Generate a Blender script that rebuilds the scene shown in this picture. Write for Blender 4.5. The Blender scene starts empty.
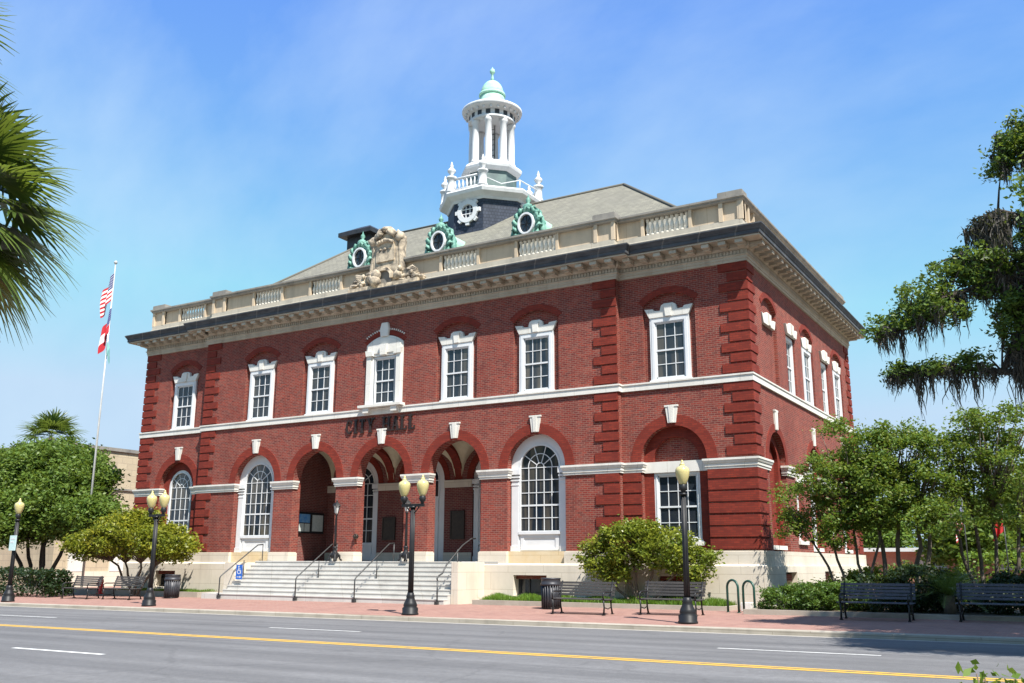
import bpy, bmesh, math, random
import numpy as np
from mathutils import Vector, Matrix
from mathutils.geometry import tessellate_polygon
R_ = math.radians
PI = math.pi
random.seed(7)
RNG = np.random.default_rng(11)
SC = bpy.context.scene
COL = SC.collection

# ------------------------------------------------------------------ camera, sky, sun, exposure
cam = bpy.data.cameras.new('camera'); camo = bpy.data.objects.new('camera', cam); COL.objects.link(camo)
cr = Vector((0.8571, 0.51514, 0.00389)); cu = Vector((0.1148, -0.19835, 0.97338)); cf = Vector((-0.5022, 0.83384, 0.22915))
M = Matrix((cr, cu, -cf)).transposed().to_4x4(); M.translation = Vector((9.252, -31.1854, 1.564))
camo.matrix_world = M
cam.sensor_fit = 'HORIZONTAL'; cam.sensor_width = 36; cam.lens = 942.0 / 1024 * 36
cam.clip_start = 0.1; cam.clip_end = 3000
SC.camera = camo

SUN_EL = R_(55.5); SUN_AZ = math.atan2(.845, -.534)
world = bpy.data.worlds.new('World'); SC.world = world; world.use_nodes = True
wt = world.node_tree; wt.nodes.clear()
wo = wt.nodes.new('ShaderNodeOutputWorld'); wb = wt.nodes.new('ShaderNodeBackground')
sky = wt.nodes.new('ShaderNodeTexSky'); sky.sky_type = 'NISHITA'; sky.sun_disc = False
sky.sun_elevation = SUN_EL; sky.sun_rotation = SUN_AZ
sky.altitude = 0; sky.air_density = 1.0; sky.dust_density = 0.0; sky.ozone_density = 4.0
wb.inputs[1].default_value = 0.062
# thin cirrus streaks, by view direction on the dome of the sky
tc = wt.nodes.new('ShaderNodeTexCoord'); mp = wt.nodes.new('ShaderNodeMapping')
mp.inputs['Rotation'].default_value = (0.3, 0.5, 0.9); mp.inputs['Scale'].default_value = (0.9, 3.2, 2.2)
nz = wt.nodes.new('ShaderNodeTexNoise'); nz.inputs['Scale'].default_value = 2.0; nz.inputs['Detail'].default_value = 7; nz.inputs['Roughness'].default_value = 0.55
rm = wt.nodes.new('ShaderNodeMapRange'); rm.inputs[1].default_value = 0.40; rm.inputs[2].default_value = 0.80; rm.inputs[3].default_value = 0.0; rm.inputs[4].default_value = 0.42
mx = wt.nodes.new('ShaderNodeMix'); mx.data_type = 'RGBA'; mx.inputs[7].default_value = (6.2, 7.6, 8.8, 1)
wt.links.new(tc.outputs['Generated'], mp.inputs[0]); wt.links.new(mp.outputs[0], nz.inputs['Vector'])
wt.links.new(nz.outputs[0], rm.inputs[0]); wt.links.new(rm.outputs[0], mx.inputs[0])
sg = wt.nodes.new('ShaderNodeMix'); sg.data_type = 'RGBA'; sg.blend_type = 'MULTIPLY'; sg.inputs[0].default_value = 1; sg.inputs[7].default_value = (1.55, 1.98, 2.50, 1)
sc_ = wt.nodes.new('ShaderNodeMix'); sc_.data_type = 'RGBA'; sc_.blend_type = 'DARKEN'; sc_.inputs[0].default_value = 1; sc_.inputs[7].default_value = (4.35, 5.9, 7.6, 1)
wt.links.new(sky.outputs[0], sg.inputs[6]); wt.links.new(sg.outputs[2], sc_.inputs[6])
wt.links.new(sc_.outputs[2], mx.inputs[6]); wt.links.new(mx.outputs[2], wb.inputs[0]); wt.links.new(wb.outputs[0], wo.inputs[0])

sl = bpy.data.lights.new('sun', 'SUN'); sl.energy = 5.0; sl.angle = R_(0.53); sl.color = (1, .95, .87)
so = bpy.data.objects.new('sun', sl); COL.objects.link(so)
sd = Vector((.845 * math.cos(SUN_EL), -.534 * math.cos(SUN_EL), math.sin(SUN_EL)))
so.rotation_euler = (-sd).to_track_quat('-Z', 'Y').to_euler(); so.location = (30, -30, 60)
SC.view_settings.view_transform = 'Standard'; SC.view_settings.look = 'None'
SC.view_settings.exposure = 1.0; SC.view_settings.gamma = 1
SC.render.engine = 'CYCLES'
SC.cycles.max_bounces = 5; SC.cycles.transparent_max_bounces = 8

# ------------------------------------------------------------------ materials
def newmat(name):
    m = bpy.data.materials.new(name); m.use_nodes = True
    nt = m.node_tree; b = nt.nodes['Principled BSDF']
    return m, nt, b
def N(nt, typ, **kw):
    n = nt.nodes.new(typ)
    for k, v in kw.items(): setattr(n, k, v)
    return n
def mixc(nt, fac, a, b, typ='MIX'):
    n = N(nt, 'ShaderNodeMix', data_type='RGBA', blend_type=typ)
    for sock, v in ((0, fac), (6, a), (7, b)):
        if hasattr(v, 'links'): nt.links.new(v, n.inputs[sock])
        elif sock == 0: n.inputs[0].default_value = v
        else: n.inputs[sock].default_value = (*v, 1) if len(v) == 3 else v
    return n.outputs[2]
def noise(nt, scale, detail=4, rough=.55, vec=None, ramp=None):
    n = N(nt, 'ShaderNodeTexNoise'); n.inputs['Scale'].default_value = scale
    n.inputs['Detail'].default_value = detail; n.inputs['Roughness'].default_value = rough
    if vec is None:
        vec = N(nt, 'ShaderNodeTexCoord').outputs['Object']
    nt.links.new(vec, n.inputs['Vector'])
    o = n.outputs[0]
    if ramp:
        r = N(nt, 'ShaderNodeMapRange'); r.inputs[1].default_value, r.inputs[2].default_value = ramp
        nt.links.new(o, r.inputs[0]); o = r.outputs[0]
    return o
def bump(nt, b, h, strength=.3, dist=.02):
    n = N(nt, 'ShaderNodeBump'); n.inputs['Strength'].default_value = strength; n.inputs['Distance'].default_value = dist
    nt.links.new(h, n.inputs['Height']); nt.links.new(n.outputs[0], b.inputs['Normal'])
def simple(name, c1, c2=None, scale=3, rough=.6, metal=0, bumps=0, spec=.5, detail=5, ramp=(.3, .7)):
    m, nt, b = newmat(name)
    b.inputs['Roughness'].default_value = rough; b.inputs['Metallic'].default_value = metal
    b.inputs['Specular IOR Level'].default_value = spec
    f = noise(nt, scale, detail, .6, ramp=ramp)
    nt.links.new(mixc(nt, f, c1, c2 or tuple(x * .82 for x in c1)), b.inputs['Base Color'])
    if bumps: bump(nt, b, noise(nt, scale * 6, 3), bumps)
    return m
def stretch(nt, s):
    t = N(nt, 'ShaderNodeTexCoord'); mpn = N(nt, 'ShaderNodeMapping'); mpn.inputs['Scale'].default_value = s
    nt.links.new(t.outputs['Object'], mpn.inputs[0]); return mpn.outputs[0]
def wallvec(nt):
    t = N(nt, 'ShaderNodeTexCoord'); s = N(nt, 'ShaderNodeSeparateXYZ'); nt.links.new(t.outputs['Object'], s.inputs[0])
    a = N(nt, 'ShaderNodeMath', operation='ADD'); nt.links.new(s.outputs[0], a.inputs[0]); nt.links.new(s.outputs[1], a.inputs[1])
    c = N(nt, 'ShaderNodeCombineXYZ'); nt.links.new(a.outputs[0], c.inputs[0]); nt.links.new(s.outputs[2], c.inputs[1])
    return c.outputs[0]
def brickmat(name, c1, c2, mortar, bw=.215, rh=.072, ms=.011, bias=0, rough=.85, stain=.25, vec=None, off=.5, bstr=.35):
    m, nt, b = newmat(name); b.inputs['Roughness'].default_value = rough
    b.inputs['Specular IOR Level'].default_value = .25
    v = vec(nt) if vec else wallvec(nt)
    t = N(nt, 'ShaderNodeTexBrick'); t.offset = off
    nt.links.new(v, t.inputs['Vector']); t.inputs['Scale'].default_value = 1
    t.inputs['Color1'].default_value = (*c1, 1); t.inputs['Color2'].default_value = (*c2, 1); t.inputs['Mortar'].default_value = (*mortar, 1)
    t.inputs['Brick Width'].default_value = bw; t.inputs['Row Height'].default_value = rh
    t.inputs['Mortar Size'].default_value = ms; t.inputs['Mortar Smooth'].default_value = .2; t.inputs['Bias'].default_value = bias
    f = noise(nt, .8, 8, .7, ramp=(.38, .66))
    col = mixc(nt, f, t.outputs[0], mixc(nt, stain, t.outputs[0], (c2[0] * .7, c2[1] * .7, c2[2] * .8)))
    f2 = noise(nt, 5.5, 4, .7, ramp=(.45, .7)); col = mixc(nt, f2, col, mixc(nt, .30, col, mortar))
    f4 = noise(nt, 1, 5, .65, vec=stretch(nt, (1.1, 1.1, .13)), ramp=(.5, .78)); fm4 = N(nt, 'ShaderNodeMath', operation='MULTIPLY'); fm4.inputs[1].default_value = .38; nt.links.new(f4, fm4.inputs[0])
    col = mixc(nt, fm4.outputs[0], col, tuple(q * .45 for q in c2))
    nt.links.new(col, b.inputs['Base Color'])
    inv = N(nt, 'ShaderNodeMath', operation='SUBTRACT'); inv.inputs[0].default_value = 1; nt.links.new(t.outputs['Fac'], inv.inputs[1])
    bump(nt, b, inv.outputs[0], bstr, .01)
    return m
def leafmat(name, c1, c2, c3, scale=.8, trans=.35, rough=.5):
    m, nt, b = newmat(name)
    g = N(nt, 'ShaderNodeNewGeometry')
    f = noise(nt, scale, 3, .6, ramp=(.35, .65))
    c = mixc(nt, f, c1, c2)
    r = N(nt, 'ShaderNodeMapRange'); r.inputs[1].default_value = .45; r.inputs[2].default_value = 1
    nt.links.new(g.outputs['Random Per Island'], r.inputs[0])
    c = mixc(nt, r.outputs[0], c, c3)
    nt.links.new(c, b.inputs['Base Color']); b.inputs['Roughness'].default_value = rough
    b.inputs['Specular IOR Level'].default_value = .35
    tr = N(nt, 'ShaderNodeBsdfTranslucent'); nt.links.new(mixc(nt, .5, c, (.35, .45, .04)), tr.inputs[0])
    ms = N(nt, 'ShaderNodeMixShader'); ms.inputs[0].default_value = trans
    nt.links.new(b.outputs[0], ms.inputs[1]); nt.links.new(tr.outputs[0], ms.inputs[2])
    nt.links.new(ms.outputs[0], nt.nodes['Material Output'].inputs[0])
    return m

MT = {}
MT['brick'] = brickmat('brick', (.265, .041, .026), (.130, .023, .020), (.27, .15, .115), ms=.009)
MT['redbrick'] = brickmat('rubbed_red_brick', (.255, .036, .020), (.165, .022, .014), (.12, .028, .020), ms=.008, stain=.35, bstr=.15)
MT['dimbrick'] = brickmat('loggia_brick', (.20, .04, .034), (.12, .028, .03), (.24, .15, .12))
def stonemat(name, c1, c2, streak, jw=1.5, jh=.62, joint=True):
    m, nt, b = newmat(name); b.inputs['Roughness'].default_value = .85; b.inputs['Specular IOR Level'].default_value = .2
    f = noise(nt, 1.1, 7, .65, ramp=(.3, .7)); col = mixc(nt, f, c1, c2)
    f2 = noise(nt, 1, 5, .6, vec=stretch(nt, (2.2, 2.2, .35)), ramp=(.5, .8))
    fm = N(nt, 'ShaderNodeMath', operation='MULTIPLY'); fm.inputs[1].default_value = .55; nt.links.new(f2, fm.inputs[0])
    col = mixc(nt, fm.outputs[0], col, streak)
    if joint:
        t = N(nt, 'ShaderNodeTexBrick'); nt.links.new(wallvec(nt), t.inputs['Vector']); t.inputs['Scale'].default_value = 1
        t.inputs['Brick Width'].default_value = jw; t.inputs['Row Height'].default_value = jh; t.inputs['Mortar Size'].default_value = .006
        t.inputs['Color1'].default_value = (1, 1, 1, 1); t.inputs['Color2'].default_value = (.93, .93, .92, 1); t.inputs['Mortar'].default_value = (.62, .58, .53, 1)
        col = mixc(nt, 1, col, t.outputs[0], 'MULTIPLY')
    nt.links.new(col, b.inputs['Base Color']); bump(nt, b, noise(nt, 30, 3), .15)
    return m
MT['stone'] = stonemat('limestone', (.66, .60, .51), (.58, .52, .43), (.42, .38, .32))
MT['step'] = stonemat('step_stone', (.56, .55, .52), (.48, .465, .44), (.36, .35, .325), 1.9, 5, True)
MT['ochre'] = stonemat('stained_stone', (.60, .45, .25), (.66, .56, .40), (.52, .40, .22))
MT['trim'] = stonemat('cornice_stone', (.50, .455, .375), (.38, .34, .275), (.22, .165, .115), 1.35, 9)
MT['parapet'] = stonemat('parapet_stone', (.56, .45, .33), (.46, .38, .285), (.26, .225, .18), 1.6, 9)
MT['cap'] = stonemat('coping_stone', (.30, .28, .245), (.18, .17, .16), (.07, .07, .07), 1.4, 9)
MT['plinth'] = stonemat('parapet_plinth_stone', (.46, .42, .35), (.36, .335, .285), (.18, .17, .155), 1.5, 9)
MT['carved'] = simple('carved_stone', (.52, .43, .315), (.13, .11, .09), 3.4, .9, bumps=.5, detail=10, ramp=(.40, .64))
MT['baluster'] = simple('baluster_stone', (.66, .62, .54), (.50, .46, .39), 4, .8)
# weather-blackened cornice edge with paler joints
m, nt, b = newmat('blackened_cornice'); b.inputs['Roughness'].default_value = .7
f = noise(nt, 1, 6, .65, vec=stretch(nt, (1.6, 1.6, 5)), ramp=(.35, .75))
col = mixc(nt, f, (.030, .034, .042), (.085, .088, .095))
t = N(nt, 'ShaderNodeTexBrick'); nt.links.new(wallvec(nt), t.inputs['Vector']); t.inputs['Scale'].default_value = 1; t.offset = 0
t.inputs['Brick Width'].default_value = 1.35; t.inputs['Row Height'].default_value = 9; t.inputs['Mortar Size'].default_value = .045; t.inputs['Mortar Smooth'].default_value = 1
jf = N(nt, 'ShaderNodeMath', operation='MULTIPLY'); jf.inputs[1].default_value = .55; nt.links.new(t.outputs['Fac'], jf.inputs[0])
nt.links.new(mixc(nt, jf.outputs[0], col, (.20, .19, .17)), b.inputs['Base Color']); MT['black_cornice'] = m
MT['white'] = simple('white_paint', (.67, .68, .69), (.60, .61, .62), 2, .45)
MT['weathered_white'] = stonemat('weathered_white_paint', (.66, .67, .68), (.58, .59, .60), (.40, .41, .41), 1, 9, False)
MT['whitestone'] = stonemat('white_stone', (.70, .685, .645), (.62, .60, .55), (.47, .44, .39), 1.3, 9)
MT['glass'] = None
m, nt, b = newmat('window_glass'); f = noise(nt, .9, 3, .5, ramp=(.4, .6))
oi = N(nt, 'ShaderNodeObjectInfo'); gv = wallvec(nt); gs = N(nt, 'ShaderNodeMapping'); gs.inputs['Scale'].default_value = (3.3, .25, 1); nt.links.new(gv, gs.inputs[0])
cur = noise(nt, 1, 2, .5, vec=gs.outputs[0], ramp=(.46, .62)); cm_ = N(nt, 'ShaderNodeMath', operation='MULTIPLY'); nt.links.new(cur, cm_.inputs[0]); nt.links.new(oi.outputs['Random'], cm_.inputs[1])
gcol = mixc(nt, cm_.outputs[0], mixc(nt, f, (.011, .018, .030), (.024, .029, .036)), (.115, .100, .078)); nt.links.new(gcol, b.inputs['Base Color'])
bump(nt, b, noise(nt, 1.6, 2), .05, .1); b.inputs['Roughness'].default_value = .09
b.inputs['Specular IOR Level'].default_value = .55; MT['glass'] = m
MT['iron'] = simple('black_iron', (.010, .0105, .012), (.017, .017, .019), 6, .45, 0, spec=.35)
MT['railmat'] = simple('rail_metal', (.045, .048, .05), (.075, .075, .075), 5, .45, .5)
MT['bronze'] = simple('bronze', (.035, .028, .024), (.06, .045, .035), 8, .5, .4)
MT['letter'] = simple('letter_metal', (.035, .018, .015), (.022, .014, .012), 8, .55, .2)
MT['copper'] = simple('copper_patina', (.045, .165, .13), (.21, .40, .325), 3.0, .7, .05, .3, ramp=(.35, .65))
MT['copperpale'] = simple('pale_copper_patina', (.24, .50, .38), (.40, .61, .49), 4, .7, .05)
MT['slate'] = brickmat('slate_shingle', (.050, .062, .090), (.034, .043, .066), (.016, .019, .028), .22, .17, .012, rough=.6, stain=.2, bstr=.6)
MT['verd'] = simple('drum_sheathing', (.12, .18, .165), (.07, .095, .10), 1.6, .6, .1)  # verdigris darkened, with the shadow below the drum cornice put into its colour
def roofvec(nt):
    t = N(nt, 'ShaderNodeTexCoord'); return t.outputs['UV']
MT['roof'] = brickmat('roof_shingle', (.235, .225, .18), (.18, .173, .142), (.12, .115, .098), .30, .15, .010, stain=.3, vec=roofvec, bstr=.6, rough=.95)
MT['dark'] = simple('dark_metal', (.02, .022, .025), (.04, .04, .045), 3, .5, .2)
MT['vault'] = simple('vault_plaster', (.58, .53, .38), (.48, .44, .31), 1.5, .85)
MT['floor'] = simple('landing_stone', (.42, .40, .37), (.34, .33, .31), 2, .8)
m, nt, b = newmat('asphalt'); b.inputs['Roughness'].default_value = .9; b.inputs['Specular IOR Level'].default_value = .25
f = noise(nt, 1, 6, .6, vec=stretch(nt, (.035, 1.1, 1)), ramp=(.32, .68)); g = noise(nt, 60, 3, .8, ramp=(.3, .7)); g2 = noise(nt, .35, 5, .6, ramp=(.4, .65))
col = mixc(nt, f, (.135, .135, .140), (.255, .254, .257)); g3 = noise(nt, 9, 5, .75, ramp=(.35, .65)); col = mixc(nt, g3, col, mixc(nt, .32, col, (.07, .07, .073))); col = mixc(nt, g, col, mixc(nt, .55, col, (.05, .05, .052))); col = mixc(nt, g2, col, mixc(nt, .30, col, (.09, .09, .092)))
vo = N(nt, 'ShaderNodeTexVoronoi', feature='DISTANCE_TO_EDGE'); vo.inputs['Scale'].default_value = .22
wv = N(nt, 'ShaderNodeTexCoord'); wn = N(nt, 'ShaderNodeTexNoise'); wn.inputs['Scale'].default_value = 1.2; wn.inputs['Detail'].default_value = 4
nt.links.new(wv.outputs['Object'], wn.inputs['Vector']); va = N(nt, 'ShaderNodeVectorMath', operation='ADD')
nt.links.new(wv.outputs['Object'], va.inputs[0]); nt.links.new(wn.outputs[1], va.inputs[1]); nt.links.new(va.outputs[0], vo.inputs['Vector'])
cm = N(nt, 'ShaderNodeMapRange'); cm.inputs[1].default_value = .004; cm.inputs[2].default_value = .012; cm.inputs[3].default_value = .18; cm.inputs[4].default_value = 0
nt.links.new(vo.outputs[0], cm.inputs[0]); col = mixc(nt, cm.outputs[0], col, (.05, .05, .052))
nt.links.new(col, b.inputs['Base Color']); bump(nt, b, g, .4, .01); MT['asphalt'] = m
def planvec(nt):
    return N(nt, 'ShaderNodeTexCoord').outputs['Object']
MT['paver'] = brickmat('brick_paver', (.325, .18, .145), (.26, .14, .115), (.31, .215, .18), .21, .105, .008, stain=.3, vec=planvec, bstr=.15)
MT['concrete'] = simple('kerb_concrete', (.40, .36, .30), (.30, .265, .22), 2.5, .9, bumps=.15, detail=8)
MT['kerbstone'] = stonemat('kerb_stone', (.40, .365, .31), (.31, .28, .235), (.20, .185, .16), 1.8, 9)
MT['gutter'] = simple('gutter_concrete', (.42, .40, .36), (.32, .30, .27), 2, .9)
MT['soil'] = simple('soil', (.10, .075, .05), (.06, .045, .03), 3, 1)
MT['earth'] = simple('earth', (.10, .115, .05), (.13, .12, .07), .3, 1)
def paintmat(name, c, wear):
    m, nt, b = newmat(name); b.inputs['Roughness'].default_value = .75
    f = noise(nt, 7, 6, .7, ramp=(.5, .72)); fm = N(nt, 'ShaderNodeMath', operation='MULTIPLY'); fm.inputs[1].default_value = wear; nt.links.new(f, fm.inputs[0])
    nt.links.new(mixc(nt, fm.outputs[0], c, (.15, .15, .15)), b.inputs['Base Color']); return m
MT['yellow'] = paintmat('yellow_road_paint', (.60, .36, .045), .75)
MT['whiteline'] = paintmat('white_road_paint', (.62, .62, .60), .75)
MT['bark'] = simple('bark', (.17, .13, .095), (.09, .07, .052), 7, .95, bumps=.5)
MT['palebark'] = simple('pale_bark', (.15, .12, .09), (.085, .068, .052), 5, .9, bumps=.3)
MT['darkbark'] = simple('dark_bark', (.075, .06, .048), (.04, .033, .028), 6, .95, bumps=.5)
MT['moss'] = leafmat('spanish_moss', (.085, .079, .072), (.055, .051, .046), (.125, .116, .102), 1.2, .10, .95)
MT['oakleaf'] = leafmat('oak_leaf', (.065, .125, .022), (.115, .185, .032), (.04, .08, .016), .9, .32)
MT['myrtle'] = leafmat('myrtle_leaf', (.072, .148, .023), (.128, .205, .032), (.165, .185, .027), .8, .38)
MT['magnolia'] = leafmat('glossy_leaf', (.15, .20, .024), (.28, .29, .034), (.08, .13, .018), 1.0, .34, .35)
MT['goldleaf'] = leafmat('golden_leaf', (.17, .20, .018), (.30, .28, .024), (.09, .125, .016), 1.0, .34, .4)
MT['treeleaf'] = leafmat('broad_leaf', (.072, .135, .022), (.115, .18, .028), (.14, .20, .034), .6, .32)
MT['farleaf'] = leafmat('bright_leaf', (.10, .17, .025), (.14, .21, .035), (.06, .11, .02), .35, .4)
MT['hedge'] = leafmat('shaded_hedge_leaf', (.008, .022, .006), (.013, .032, .008), (.018, .038, .009), 1.2, .1)  # leaf green darkened so the colour itself carries the hedge's shade
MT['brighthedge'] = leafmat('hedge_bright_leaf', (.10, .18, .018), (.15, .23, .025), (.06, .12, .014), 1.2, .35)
MT['juniper'] = leafmat('juniper_leaf', (.055, .115, .016), (.095, .165, .022), (.03, .07, .012), 1.2, .25)
MT['grass'] = leafmat('grass_blade', (.10, .20, .02), (.15, .25, .03), (.07, .15, .015), 2, .35)
MT['palm'] = leafmat('palm_frond', (.045, .082, .018), (.080, .125, .026), (.11, .14, .035), .9, .3, .35)
MT['drypalm'] = leafmat('dry_palm', (.22, .16, .07), (.16, .12, .05), (.12, .09, .04), 1.5, .3, .7)
MT['sago'] = leafmat('sago_frond', (.12, .17, .035), (.19, .22, .06), (.08, .12, .025), 1.5, .25, .4)
m, nt, b = newmat('globe_glass'); f = noise(nt, 6, 3, .5)
nt.links.new(mixc(nt, f, (.48, .41, .17), (.56, .50, .25)), b.inputs['Base Color']); b.inputs['Roughness'].default_value = .22
b.inputs['Subsurface Weight'].default_value = .3; b.inputs['Subsurface Radius'].default_value = (.1, .09, .05); MT['globe'] = m
MT['lantern_pane'] = simple('frosted_pane', (.42, .43, .42), (.5, .5, .5), 5, .3)
MT['benchslat'] = simple('bench_slat', (.085, .078, .075), (.055, .052, .052), 6, .55)
MT['darkslat'] = simple('dark_bench_slat', (.10, .11, .15), (.07, .075, .10), 6, .5)
MT['green_metal'] = simple('green_metal', (.012, .075, .055), (.018, .06, .045), 5, .4, .1)
MT['hydrant'] = simple('hydrant_red', (.45, .02, .018), (.35, .02, .02), 5, .45)
MT['signblue'] = simple('sign_blue', (.025, .12, .50), (.03, .13, .45), 5, .4)
MT['signpale'] = simple('sign_pale', (.50, .66, .66), (.56, .70, .68), 5, .4)
MT['beige'] = brickmat('beige_block', (.50, .42, .295), (.44, .365, .255), (.36, .30, .22), .8, .40, .02, stain=.25, bstr=.2)
MT['orange'] = brickmat('orange_brick', (.50, .19, .11), (.42, .15, .09), (.5, .36, .3), .215, .075, .01)
MT['fascia'] = simple('fascia_paint', (.68, .70, .68), (.6, .62, .6), 1, .6)
MT['paperblue'] = simple('paper_blue', (.05, .22, .55), (.2, .4, .6), 7, .5)
MT['paperwhite'] = simple('paper_white', (.60, .62, .58), (.42, .48, .45), 9, .5)
MT['polegrey'] = simple('pole_metal', (.62, .62, .60), (.5, .5, .5), 3, .35, .3)
MT['bin'] = simple('bin_metal', (.028, .030, .038), (.05, .05, .058), 6, .45, .2)

# ------------------------------------------------------------------ mesh helpers
def tag(o, label=None, cat=None, group=None, kind=None):
    if label: o['label'] = label
    if cat: o['category'] = cat
    if group: o['group'] = group
    if kind: o['kind'] = kind
    return o
def wloc(o):
    v = Vector((0, 0, 0))
    while o is not None:
        v += o.location; o = o.parent
    return v
def thing(name, label, cat, loc=(0, 0, 0), group=None):
    o = bpy.data.objects.new(name, None); COL.objects.link(o); o.location = loc; o.empty_display_size = .3
    return tag(o, label, cat, group)
def link(name, me, parent=None):
    o = bpy.data.objects.new(name, me); COL.objects.link(o)
    if parent is not None: o.parent = parent
    return o
def copy_tree(o, parent=None):
    c = o.copy(); COL.objects.link(c); c.parent = parent
    for ch in [x for x in COL.objects if x.parent == o]: copy_tree(ch, c)
    return c
def FR(u, z, w): return (u, w, z)          # walls facing the street
def SI(u, z, w): return (-w, u, z)         # walls facing +X
class MB:
    def __init__(s): s.v = []; s.f = []; s.smooth = set(); s.uv = None
    def add(s, vs, fs, smooth=False):
        n = len(s.v); s.v += [tuple(v) for v in vs]
        for f in fs:
            if smooth: s.smooth.add(len(s.f))
            s.f.append(tuple(i + n for i in f))
        return s
    def box(s, x0, x1, y0, y1, z0, z1):
        vs = [(x, y, z) for z in (z0, z1) for y in (y0, y1) for x in (x0, x1)]
        return s.add(vs, [(0, 2, 3, 1), (4, 5, 7, 6), (0, 1, 5, 4), (2, 6, 7, 3), (0, 4, 6, 2), (1, 3, 7, 5)])
    def mbox(s, Mf, u0, u1, z0, z1, w0, w1):
        p = [Mf(u, z, w) for u in (u0, u1) for z in (z0, z1) for w in (w0, w1)]
        xs, ys, zs = zip(*p); return s.box(min(xs), max(xs), min(ys), max(ys), min(zs), max(zs))
    def plate(s, loops, Mf, w0, w1):
        tris = tessellate_polygon([[Vector((a, b, 0)) for a, b in l] for l in loops])
        flat = [q for l in loops for q in l]; n = len(flat)
        vs = [Mf(a, b, w0) for a, b in flat] + [Mf(a, b, w1) for a, b in flat]
        fs = [tuple(t) for t in tris] + [tuple(i + n for i in reversed(t)) for t in tris]
        k = 0
        for l in loops:
            m = len(l)
            for i in range(m): fs.append((k + i, k + (i + 1) % m, k + (i + 1) % m + n, k + i + n))
            k += m
        return s.add(vs, fs)
    def tube(s, pts, rad, seg=8, cap=True):
        pts = [Vector(p) for p in pts]
        if not hasattr(rad, '__len__'): rad = [rad] * len(pts)
        rings = []; up = None
        for i, p in enumerate(pts):
            d = (pts[min(i + 1, len(pts) - 1)] - pts[max(i - 1, 0)])
            d = d.normalized() if d.length > 1e-9 else Vector((0, 0, 1))
            if up is None: up = Vector((1, 0, 0)) if abs(d.x) < .9 else Vector((0, 1, 0))
            a = d.cross(up).normalized(); b = d.cross(a).normalized(); up = a.cross(d) if False else up
            rings.append([p + (a * math.cos(2 * PI * k / seg) + b * math.sin(2 * PI * k / seg)) * rad[i] for k in range(seg)])
        vs = [q for r in rings for q in r]; fs = []
        for i in range(len(pts) - 1):
            for k in range(seg):
                fs.append((i * seg + k, i * seg + (k + 1) % seg, (i + 1) * seg + (k + 1) % seg, (i + 1) * seg + k))
        s.add(vs, fs, True)
        if cap:
            n = len(s.v) - len(vs); s.f.append(tuple(n + k for k in reversed(range(seg)))); s.f.append(tuple(n + (len(pts) - 1) * seg + k for k in range(seg)))
        return s
    def lathe(s, prof, c=(0, 0, 0), seg=16, rot=0, smooth=True):
        vs = []
        for r, z in prof:
            for k in range(seg):
                a = rot + 2 * PI * k / seg; vs.append((c[0] + r * math.cos(a), c[1] + r * math.sin(a), c[2] + z))
        fs = []
        for i in range(len(prof) - 1):
            for k in range(seg): fs.append((i * seg + k, i * seg + (k + 1) % seg, (i + 1) * seg + (k + 1) % seg, (i + 1) * seg + k))
        s.add(vs, fs, smooth); n = len(s.v) - len(vs)
        if prof[0][0] > 1e-6: s.f.append(tuple(n + k for k in reversed(range(seg))))
        if prof[-1][0] > 1e-6: s.f.append(tuple(n + (len(prof) - 1) * seg + k for k in range(seg)))
        return s
    def ball(s, c, r, seg=10, rings=7, sc=(1, 1, 1)):
        vs = []; fs = []
        for i in range(rings + 1):
            t = PI * i / rings
            for k in range(seg):
                a = 2 * PI * k / seg
                vs.append((c[0] + r * sc[0] * math.sin(t) * math.cos(a), c[1] + r * sc[1] * math.sin(t) * math.sin(a), c[2] + r * sc[2] * math.cos(t)))
        for i in range(rings):
            for k in range(seg): fs.append((i * seg + k, (i + 1) * seg + k, (i + 1) * seg + (k + 1) % seg, i * seg + (k + 1) % seg))
        return s.add(vs, fs, True)
    def build(s, name, mat, parent=None, recalc=True, bevel=0):
        off = wloc(parent) if parent is not None else Vector((0, 0, 0))
        me = bpy.data.meshes.new(name)
        me.from_pydata([(v[0] - off.x, v[1] - off.y, v[2] - off.z) for v in s.v], [], s.f)
        for i in s.smooth: me.polygons[i].use_smooth = True
        if recalc or bevel:
            bm = bmesh.new(); bm.from_mesh(me)
            bmesh.ops.remove_doubles(bm, verts=bm.verts, dist=1e-5)
            bmesh.ops.recalc_face_normals(bm, faces=bm.faces)
            if bevel:
                es = [e for e in bm.edges if len(e.link_faces) == 2 and e.calc_face_angle(0) > .6]
                bmesh.ops.bevel(bm, geom=es, offset=bevel, segments=2, affect='EDGES', clamp_overlap=True)
            bm.to_mesh(me); bm.free()
        if mat: me.materials.append(MT[mat] if isinstance(mat, str) else mat)
        return link(name, me, parent)
def arch_loop(uc, r, zb, zs, n=24):
    return [(uc - r, zb), (uc + r, zb)] + [(uc + r * math.cos(PI * i / n), zs + r * math.sin(PI * i / n)) for i in range(n + 1)]
def seg_loop(uc, hw, zb, zs, rise, n=14):
    rad = (hw * hw + rise * rise) / (2 * rise); cz = zs + rise - rad; a0 = math.asin(hw / rad)
    return [(uc - hw, zb), (uc + hw, zb)] + [(uc + rad * math.sin(a0 - 2 * a0 * i / n), cz + rad * math.cos(a0 - 2 * a0 * i / n)) for i in range(n + 1)]
def ring_loop(uc, r1, r2, zs, a0=0, a1=PI, n=28):
    o = [(uc + r2 * math.cos(a0 + (a1 - a0) * i / n), zs + r2 * math.sin(a0 + (a1 - a0) * i / n)) for i in range(n + 1)]
    q = [(uc + r1 * math.cos(a1 - (a1 - a0) * i / n), zs + r1 * math.sin(a1 - (a1 - a0) * i / n)) for i in range(n + 1)]
    return o + q
def rect(u0, u1, z0, z1): return [(u0, z0), (u1, z0), (u1, z1), (u0, z1)]
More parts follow.
